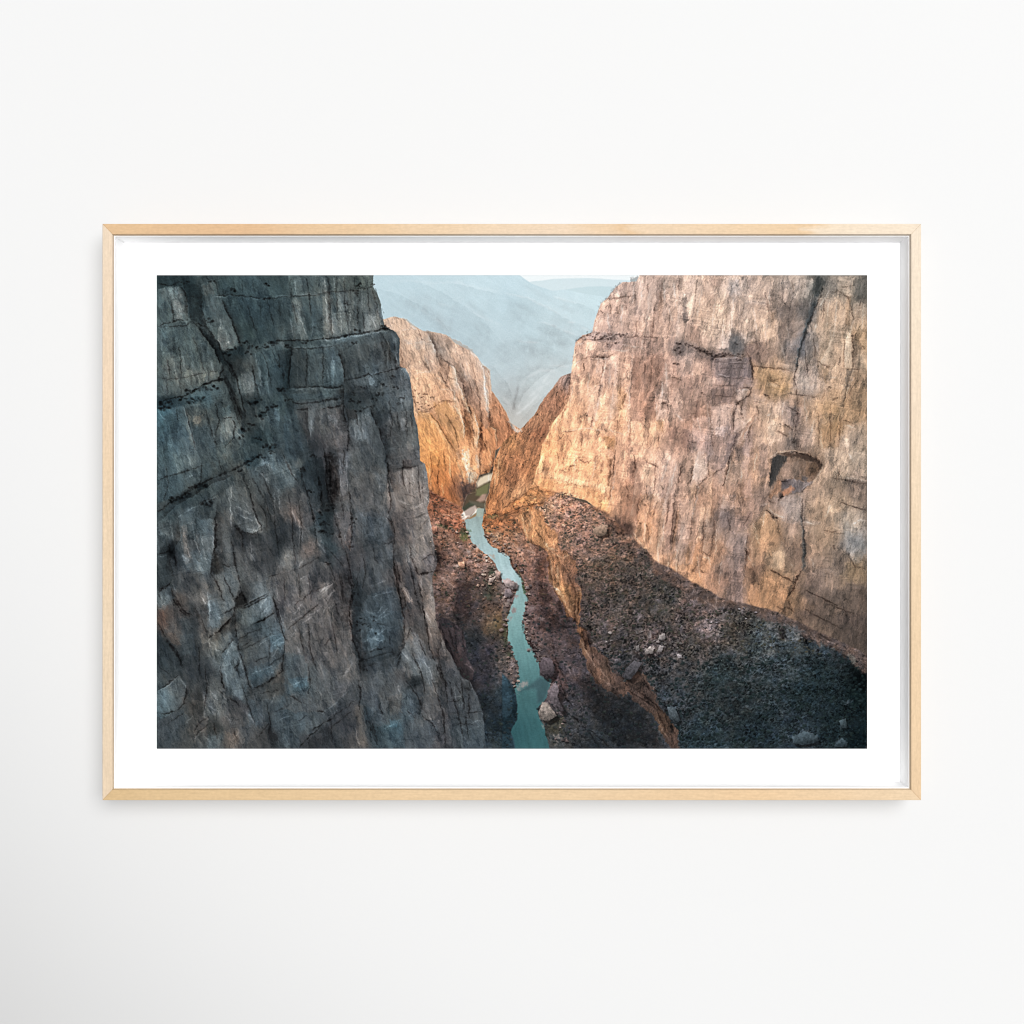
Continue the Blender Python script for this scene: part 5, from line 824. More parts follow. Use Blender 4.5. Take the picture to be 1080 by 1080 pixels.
strokes('''
C1 d 7 .55: 620,172 700,165 760,155 800,150; 590,240 600,260; 690,210 692,280; 650,190 650,260; 915,200 915,260; 905,300 900,400
C1 d 7 .6: 740,180 745,260; 800,80 790,200; 960,60 950,200; 1060,40 1060,140; 870,80 880,140; 810,300 800,400; 1010,230 1000,330; 860,330 850,480
C1 d 5 1.4: 800,60 780,200; 830,60 840,180; 630,260 640,350; 560,330 590,280; 720,200 715,330; 1030,80 1040,220; 970,70 975,180; 1000,230 1020,300; 680,110 700,150
C1 p 12 8f8a8a 0.21: 480,395 540,375 700,370 740,380 710,420 600,420 500,410
C1 b 13 .45: 480,400 520,385 550,395 575,380 600,400 625,395 650,385 680,400 710,390 560,410 640,410 690,385 735,385 520,375 590,410 665,410
C1 d 7 .5: 480,415 560,420 640,410; 440,430 480,395; 720,400 800,395 930,405; 450,550 480,530 560,515 630,520 690,490
C1 d 6 1.35: 440,450 500,430; 560,530 640,530; 600,480 760,480; 440,560 470,540; 700,440 860,470
C1 d 8 .4: 490,560 492,600; 590,640 580,740 570,770; 610,520 595,640; 690,605 692,612; 555,520 620,525
C1 p 16 9f7660 0.21: 800,520 940,520 970,600 920,680 880,880 820,840 780,760; 800,800 860,780 900,880 850,880
C1 p 12 86675a 0.21: 880,560 930,540 950,600 900,680 860,720 860,640
C1 d 8 .6: 900,520 890,680 860,760; 860,540 850,640; 940,560 930,640; 700,620 690,720; 780,580 770,760
C1 d 6 1.35: 780,500 770,700 760,820; 960,640 960,760; 580,760 560,900; 620,540 600,640; 420,700 410,800; 650,560 640,700; 980,560 990,700; 520,620 510,740
C1 p 10 b5aba6 0.17: 580,770 620,640 600,640 560,800 540,940 555,930; 640,780 700,680 690,860 600,940
C1 p 10 c08a4c 0.21: 690,700 750,740 740,790 700,840 690,780; 930,900 970,910 960,960; 600,1000 680,1000 680,1070 600,1060
C1 d 7 .5: 740,740 720,800; 700,820 720,830; 710,650 705,760
C1 d 8 .45: 545,860 530,940; 410,640 400,740 380,820 350,900; 440,960 370,970
C1 m 10 0.80: 1030,440 1080,430 1080,520 1040,500
C1 b 15 .4: 1050,470 1075,490 1060,445 970,800 1045,565 640,450 690,440
C1 p 12 8a6a5c 0.17: 1040,680 1080,690 1080,760 1050,740; 1010,960 1060,940 1080,1000 1000,1010; 960,790 980,790 980,830 960,830
C1 d 6 .55: 1010,640 1080,660; 1000,700 990,860; 940,980 935,1070; 880,900 870,1060; 690,900 685,1050; 770,880 760,1060; 290,960 280,1060; 480,980 470,1080
C1 d 5 1.35: 360,970 500,945 600,960; 760,900 750,1000; 640,960 720,980; 920,780 930,900; 250,1040 290,930; 320,880 325,960; 1040,860 1080,900
D1 p 14 d2bca4 0.17: 40,50 90,60 60,200 20,300 0,250; 120,290 250,200 240,400 130,400 80,360; 190,110 240,100 230,200 180,190
D1 p 14 8a7468 0.17: 140,40 200,40 190,90 150,90; 110,150 150,140 140,210 110,200; 20,330 60,360 50,420 30,400; 430,150 480,140 470,180 420,180
D1 p 12 7d8690 0.17: 250,60 320,50 310,130 260,150; 340,180 470,180 460,195 350,200
D1 m 8 0.76: 320,35 350,35 335,55
D1 p 14 716259 0.24: 555,260 640,200 720,180 740,210 700,300 640,380 560,420 545,360
D1 p 12 625c5a 0.17: 540,230 600,240 590,280 550,290; 540,370 570,350 560,440; 620,350 660,340 640,400 600,430
D1 p 12 4d5453 0.28: 770,35 840,35 820,90 800,140 770,160 755,110
D1 p 8 56646a 0.28: 750,200 800,140 770,230 740,300 700,400 670,560 640,600 660,520 690,410 720,290
D1 p 8 5b7684 0.17: 715,300 735,300 700,400 680,480 665,560 650,560 680,420
D1 d 12 .4: 815,60 800,150 760,250 730,320 700,410 680,470 655,600 640,660
D1 d 6 1.4: 745,140 735,220; 780,320 770,360; 700,470 710,560; 850,130 800,210; 600,340 610,400
D1 p 12 656460 0.24: 840,40 890,50 900,110 860,130 830,120; 1020,40 1080,40 1080,170 1020,170; 970,130 1010,130 1000,250
D1 d 7 .5: 870,130 900,120 970,160; 900,140 960,150 985,220; 985,210 1000,300; 1040,180 1020,300; 930,100 1000,90
D1 p 12 8b7d70 0.21: 720,380 770,390 780,460 740,560 705,540
D1 d 8 .5: 705,480 715,560; 760,400 770,520; 830,160 810,300
D1 p 14 cdb698 0.17: 830,330 860,340 860,560 800,560 790,540; 950,400 985,350 990,580 945,590; 1030,520 1070,500 1075,590 1010,600
D1 d 7 .5: 780,545 850,580 860,560; 940,590 1060,590; 985,350 1000,480 990,590; 945,400 940,580; 1000,560 960,700 930,850; 1020,380 1040,440 1075,470; 920,520 910,570
D1 p 12 6d6862 0.24: 960,610 1000,590 970,700 940,750 935,870 920,880 930,720
D1 p 12 8c6c46 0.17: 1040,460 1075,460 1070,490 1030,480; 810,590 850,600 830,660; 880,800 930,830 920,960 870,960
D1 p 14 b58f5e 0.17: 430,580 560,600 640,640 600,740 420,700; 490,730 600,680 620,720 520,760; 780,800 860,780 900,840 830,900
D1 d 7 .45: 390,575 450,580 560,590 640,610; 360,490 390,560 400,660; 640,640 655,700 660,800; 600,740 700,750 780,760
D1 p 10 c0b4a6 0.21: 660,640 740,640 740,700 680,720; 500,680 545,690 520,700; 310,720 360,720 350,790 300,770; 510,890 540,930 520,1000 480,980; 650,570 690,560 690,620 660,610
D1 m 12 0.82: 260,420 310,400 340,480 300,510 255,480
D1 p 10 5b666d 0.21: 255,420 300,395 330,470 290,510 250,490
D1 p 14 85685c 0.17: 340,480 390,450 470,480 460,540 400,560
D1 d 8 .4: 0,445 60,465 120,495 170,520 250,505 330,520 350,510; 60,480 160,500
D1 b 14 .4: 20,455 60,465 90,485 110,490 130,500 180,515 200,500 240,500 300,440 320,500 160,530 0,440 310,535 220,510
D1 p 12 756a6c 0.26: 160,530 370,530 390,600 390,700 260,700 170,640
D1 p 14 7a625a 0.21: 40,500 140,520 160,640 140,660 60,560; 150,680 290,700 300,790 150,800; 0,650 60,660 60,690 0,710
D1 d 5 .6: 170,550 370,560; 180,590 380,590; 170,640 380,650; 160,750 290,760; 170,690 300,690
D1 d 5 1.4: 180,530 340,520; 290,580 300,600; 200,560 320,545; 180,620 260,640; 310,720 370,715
D1 d 8 .35: 320,700 385,705 380,740 330,780 300,800; 330,790 325,850 335,900; 300,800 280,860 280,970; 370,530 395,600 390,680
D1 p 12 a88c78 0.17: 30,570 70,570 70,650 40,640; 110,640 160,650 150,690 110,690; 290,790 330,800 330,900 300,920
D1 d 7 .55: 60,780 50,900; 130,800 140,960 160,1060; 0,1020 80,1040; 300,980 270,1060 260,1080; 420,780 430,900; 400,900 360,1000; 860,800 860,1060; 790,850 790,1060; 920,860 910,1060; 940,900 1000,920
D1 d 5 1.35: 120,800 140,960; 190,940 220,960; 60,880 80,960; 420,880 360,960 320,1040; 700,760 720,900; 480,870 500,860; 760,900 740,1000; 580,790 570,870; 950,930 1000,940; 860,640 900,640; 1000,620 960,740; 800,960 810,1070
D1 p 12 77716e 0.17: 590,830 660,820 650,930 600,920; 600,1000 660,1000 660,1070 600,1070; 560,920 610,940 600,980
D1 d 7 .45: 610,820 660,850 640,900 660,960; 580,920 630,960; 540,960 600,1000; 460,740 490,750 495,770; 660,900 640,1040; 720,560 720,620; 660,540 640,700
D1 b 13 .45: 480,750 855,705 95,740 640,1030 655,1060 890,770 310,800
D1 d 5 .6: 400,350 440,560; 500,220 520,300; 470,130 490,260; 250,150 230,380; 60,60 40,260; 580,80 570,180; 330,240 320,420; 630,60 640,150; 440,600 520,660 600,640; 480,640 560,700; 380,940 370,1040; 830,700 810,800
D1 d 5 1.3: 90,110 60,280; 170,160 150,330; 280,160 260,380; 400,230 420,400; 480,300 470,430; 220,300 210,400; 500,120 490,200; 560,440 600,560; 850,180 840,330; 900,180 880,400; 1000,300 970,400; 1060,200 1050,360
C2 p 10 e2bd97 0.26: 205,110 290,140 350,160 430,180 520,205 640,225 640,250 540,225 420,205 330,190 230,160
C2 d 6 .6: 360,180 420,200 520,220; 190,190 220,240 300,250; 330,190 320,200
C2 p 12 d09860 0.17: 480,290 560,280 640,290 640,370 590,370 540,320
C2 p 10 95684a 0.24: 635,40 665,50 655,130 640,210 630,180
C2 d 8 .5: 650,60 640,200; 470,60 500,75; 330,10 335,80; 390,100 440,90; 500,70 530,60; 790,30 800,120
C2 p 14 9a7460 0.19: 780,60 830,70 820,170 760,180; 700,260 830,230 830,330 800,420 700,420; 760,320 820,330 800,400 720,410
C2 d 8 .5: 820,280 810,420; 830,300 860,330; 800,60 780,170; 680,0 660,160; 650,240 640,300; 920,60 910,260; 740,180 760,300
C2 p 10 dcc0a4 0.21: 840,100 900,90 900,140 870,200 840,170; 925,250 945,250 935,310 920,300; 930,190 970,190 960,240 940,230
C2 d 7 .4: 955,205 965,235; 860,60 930,100; 1040,230 1030,330 1010,560; 1080,90 1050,200; 1050,360 1020,560; 1000,300 980,460; 930,310 900,400
C2 m 12 0.80: 635,440 700,440 790,450 780,510 640,500
C2 m 8 0.76: 625,430 650,430 645,500 630,500
C2 p 10 9d8270 0.21: 550,460 610,440 630,500 590,520 550,500
C2 m 10 0.80: 800,600 830,580 890,660 890,690 800,670
C2 p 8 6f7078 0.17: 810,590 835,580 880,650 820,640; 790,650 830,640 810,670
C2 d 6 1.35: 860,380 850,540; 900,460 890,560; 970,420 960,540; 1000,640 990,760; 620,380 650,290; 680,120 650,290; 1050,560 1040,720; 930,560 940,700; 780,480 830,560; 1000,40 960,180; 1040,80 1010,220; 560,60 540,180; 440,20 430,120
C2 d 6 .6: 870,430 880,560; 940,440 930,560; 1060,600 1050,740; 840,430 800,470; 960,560 970,700; 600,60 590,140; 260,20 250,120; 370,20 360,90; 560,20 555,90; 850,200 880,330
C2 b 12 .4: 440,290 480,300 370,260 700,500 740,505 860,620 600,400 660,430 430,300 820,430 920,770
C2 d 5 .5: 20,60 10,120; 90,130 70,210; 130,40 120,120; 150,190 100,230; 180,60 170,150; 0,150 40,180
C2 p 10 c8976c 0.17: 80,220 160,195 190,200 120,290 60,300; 200,120 220,180 330,240 230,280 130,330 130,290
C2 d 7 .5: 0,390 60,360 130,335 230,320 330,255; 120,350 40,390; 0,350 90,290 150,250
C2 m 7 0.82: 0,390 40,370 30,400 0,420
C2 p 10 566048 0.17: 0,395 40,375 20,410; 20,470 100,490 90,510 10,490
C2 m 14 0.84: 40,440 100,450 100,500 30,480; 210,580 260,590 240,620 200,610
C2 d 9 .45: 105,430 140,540 230,580 270,620 285,720 310,830 360,900 400,1000
C2 d 8 1.4: 115,390 135,470 150,520; 245,540 280,590 330,600; 285,650 300,760; 305,810 350,850 380,920; 390,940 430,920; 330,680 330,790; 370,640 410,620; 440,820 480,860; 170,400 160,480; 300,610 360,650
C2 d 7 .5: 250,470 290,530; 320,600 340,700; 370,700 420,800 440,860; 440,850 430,1000; 460,880 450,1040; 310,720 320,830; 280,620 290,720; 200,470 240,540
C2 m 14 0.80: 390,820 450,800 440,900 400,880; 430,900 460,900 450,1010 430,1000
C2 m 10 0.84: 330,880 400,1000 440,1080 380,1080 320,950
D2 p 12 9a928c 0.24: 600,280 690,240 695,400 640,420 570,340 540,310
D2 d 7 .45: 560,180 600,190 640,170; 570,250 565,275 540,310; 490,300 530,320; 690,250 700,230
D2 m 8 0.80: 480,260 520,250 490,290; 545,290 570,270 550,320; 580,190 640,180 620,220 570,240
D2 d 6 1.4: 490,350 540,390 580,400; 440,325 490,320; 640,160 650,190; 700,220 730,210
D2 d 12 .35: 690,290 690,400 700,480 708,600 705,700 690,720
D2 p 7 47606b 0.24: 685,400 702,480 712,600 708,720 690,720 700,600 688,500
D2 d 12 .25: 690,720 660,760 640,830 600,880; 480,360 520,400 545,410; 350,590 370,630
D2 d 9 .3: 500,715 560,750; 920,310 980,330 1070,355; 710,840 800,880 900,930; 560,750 640,790
D2 p 12 8b949a 0.17: 940,430 1010,450 1075,560 1060,640 990,660 950,560
D2 d 6 1.4: 990,440 1060,420; 1000,440 1050,410; 700,430 760,440; 620,680 635,700; 970,20 1000,60; 860,330 830,400; 750,650 760,700; 950,160 1070,185
D2 d 7 .5: 960,620 1010,700 1070,710; 850,160 950,180 1075,200; 920,100 900,180; 880,570 890,600; 940,940 960,1000; 840,920 1000,980; 600,880 620,940; 540,420 550,500; 820,480 940,500
D2 p 10 c4b8a8 0.17: 50,50 130,80 120,150 40,180; 190,130 220,120 210,200 180,200; 230,50 260,10 240,60
D2 p 10 cda680 0.21: 70,350 110,340 100,460 70,560; 130,120 160,130 150,340 140,420 130,300; 300,240 320,230 330,280 300,330; 20,220 60,190 30,360 10,340
D2 d 8 .45: 40,60 20,180 0,210; 130,60 130,150 60,220; 30,400 20,520; 220,200 215,215; 270,0 240,120 220,210; 150,160 170,130 210,110; 0,470 30,470; 100,400 90,600
D2 d 7 .5: 160,370 160,480 140,640; 80,600 150,640; 300,250 320,330; 360,600 350,720; 240,380 260,480; 380,380 340,450; 90,640 80,720 120,740; 60,680 30,740
D2 p 12 7b6a66 0.21: 80,400 150,440 160,560 130,640 80,600; 200,370 270,360 270,470 220,460; 300,270 330,280 310,340 290,330; 210,20 260,10 210,130 180,110
D2 d 6 1.4: 90,640 130,640 140,690; 270,20 230,200; 180,430 170,620; 70,220 30,420; 420,20 400,120; 330,120 320,200; 350,540 370,640 400,700; 60,640 80,760; 400,440 430,560; 470,370 450,460; 210,640 190,800
D2 p 10 6f5a50 0.24: 95,830 115,830 115,890 90,880; 140,860 175,870 165,910 135,900; 190,880 210,890 200,920 185,920; 70,820 85,810 80,870
D2 m 8 0.84: 100,835 115,835 112,890 95,880; 145,865 172,870 160,905 140,900
D2 d 6 1.4: 40,830 30,870; 65,830 60,890; 120,840 130,920; 180,870 175,950; 215,900 220,950; 100,900 180,950
D2 p 14 b07f5a 0.17: 370,900 420,860 460,920 470,980 420,990; 420,740 500,760 560,820 480,860
D2 m 14 0.84: 330,700 420,700 400,800 340,800; 490,890 520,900 540,930 500,930; 240,700 330,740 320,920 250,920
D3 d 8 .5: 700,210 800,270 930,330; 750,340 860,400 960,450; 600,200 640,230; 540,200 600,240
D3 d 6 1.35: 640,330 740,380 800,420; 800,380 900,430; 560,250 640,290; 860,400 940,440
D3 m 20 .7: 860,480 960,500 1080,600 1080,700 960,680
D3 m 14 .4: 1010,590 1080,600 1080,720 1040,700
D3 p 12 565d63 .6: 580,310 640,300 690,350 660,400 590,390
D3 m 12 .4: 545,330 580,320 600,390 570,390; 690,370 740,400 720,430 690,410
D3 p 10 6b665f .7: 960,480 1000,490 1020,540 980,530
D3 b 18 .4: 780,460 720,450 560,390 690,400 205,235 240,225 280,220 380,240 190,250 60,240 850,440 800,490
D3 p 12 83767a .5: 70,300 140,280 190,320 130,360 80,340; 0,160 60,150 70,190 10,190; 300,240 340,220 330,260
D3 d 6 1.3: 130,380 240,310 320,270; 60,400 140,370; 0,380 40,420; 310,240 340,220
D3 p 8 4f565c .7: 630,980 700,945 780,970 790,1010 700,1030 640,1020; 890,1010 930,990 965,1010 950,1040 890,1040; 680,1035 720,1025 750,1045 690,1045; 920,770 990,760 985,780 925,785; 910,880 950,870 960,920 920,930
D3 d 8 .3: 640,1020 720,1030 790,1010; 700,975 690,1010; 900,1045 960,1040
D3 p 8 70625f .6: 60,510 90,480 115,510 80,550; 50,715 75,700 80,720 60,735
D1 s 40 .72: 260,1080 300,980 380,900 420,850; 650,1080 660,900 655,760; 1000,590 985,480 990,360; 960,760 980,660 1000,600
D1 s 30 1.22: 380,880 330,990 280,1080; 945,590 945,480 960,380; 800,560 850,440 860,340
D2 s 30 .7: 215,215 230,120 270,0; 20,520 40,340 60,190; 140,420 150,300 150,120; 360,700 350,600 360,480; 330,330 320,240 300,180
D2 s 26 1.2: 90,640 110,480 120,340; 20,200 50,90 60,20; 180,560 190,420 220,260; 400,700 380,600 390,500
C2 s 30 .72: 1010,560 1030,330 1050,200 1080,60; 860,540 870,400 900,250; 640,280 660,150 670,20
C2 s 26 1.2: 920,640 940,460 980,280 1010,120; 760,440 790,250 800,80; 1040,720 1060,560 1075,420
C1 s 30 .75: 870,480 900,300 920,180 930,60; 760,800 775,640 790,500; 1000,880 1010,700 1030,560; 610,700 620,560
C1 s 24 1.2: 830,480 860,300 880,120; 640,900 660,740 680,560; 930,900 950,740 970,600; 560,620 570,520; 1040,420 1050,260 1060,120
J3 d 8 .45: 290,612 420,590 560,620 645,662 684,706 672,750
J3 d 6 .5: 236,650 240,760 222,900; 300,840 330,852 430,830; 330,985 345,990
J3 d 5 1.35: 236,640 300,600 420,580 560,606; 690,700 680,760 600,870
J3 s 40 .75: 660,745 684,706 645,662 560,620 420,590
''', .7, 1.)

strokes('''
B1 g 40 .95: 460,160 600,220 720,310 770,390
B1 g 14 .965: 560,190 680,270 740,350; 600,140 700,200 800,240; 860,180 960,260 1000,340; 980,430 1000,380 940,300; 780,280 760,340 800,430; 900,300 960,400
B1 g 9 1.10: 380,70 520,60 650,75 800,70 900,95 1080,130; 500,185 640,265 720,320 760,390; 690,200 800,215; 880,240 980,290 1080,330; 960,560 1020,580 1080,560
B1 g 60 .96: 850,420 960,520
C1 g 7 1.22: 0,130 80,150 160,165 210,195 260,215 320,250 350,275; 200,310 260,315 310,335 380,365 460,398; 300,150 360,175 450,195; 270,572 340,572 420,582; 90,425 230,435; 390,308 440,312; 470,340 520,360
C1 g 16 .965: 0,180 120,220 260,300; 120,70 220,140 330,200; 340,210 440,250; 100,400 300,440 420,440; 180,600 260,560; 60,640 140,650 190,620; 300,420 420,460; 200,340 320,390
C1 g 60 .95: 60,430 220,480; 0,420 40,560; 240,350 400,420; 20,230 160,300
C1 g 10 1.22: 70,870 130,830 220,740; 0,760 40,790 55,850; 110,780 90,840; 240,680 280,620; 150,640 230,600 340,600; 160,760 240,690
C1 g 9 .84: 72,790 66,840; 100,680 84,740 70,800
C1 g 7 1.14: 70,870 120,840 200,760; 60,860 30,800 0,770; 110,700 150,640 230,600; 300,655 240,700 190,780
C1 g 26 .95: 40,640 70,760; 160,680 110,780; 330,560 420,545; 120,470 300,520
I1 s 110 .962: 0,160 150,220 300,290 400,360 480,400; 180,410 330,440 430,490 560,545; 330,190 480,230 640,280 720,330; 0,570 200,590 400,680; 270,795 380,790 500,805; 460,400 560,430 680,490
I1 s 80 1.09: 480,400 400,360 300,290 150,220 0,160; 560,545 430,490 330,440 180,410; 640,280 480,230 330,190; 500,805 380,790 270,795
B1 s 130 .965: 330,110 480,150 620,230 720,310 780,400; 560,60 700,120 830,200 960,290 1070,420; 780,75 920,105 1080,150; 960,560 1030,580 1080,640
B1 s 80 1.08: 780,400 720,310 620,230 480,150 330,110; 1070,420 960,290 830,200 700,120 560,60; 1080,150 920,105 780,75
C1 s 70 .95: 0,640 40,690 66,780; 420,560 330,580 230,640 130,740 80,860; 200,600 130,640 90,700
C1 s 50 1.12: 80,860 130,740 230,640 330,580 420,560; 66,780 40,690 0,640
C1 s 40 .93: 110,900 170,830 240,760 330,700; 60,860 30,810 0,790
''', .8, 1.)
HZ = (1-np.maximum.reduce([mS, mB, mR, mL, mT, mW]))*sst(462, 450, Y)
haze0 = PC.c.copy()
PC.fill('5a4a3c', (1-np.maximum.reduce([mS, mB, mR, mL, mT, mW]))*sst(462, 478, Y))
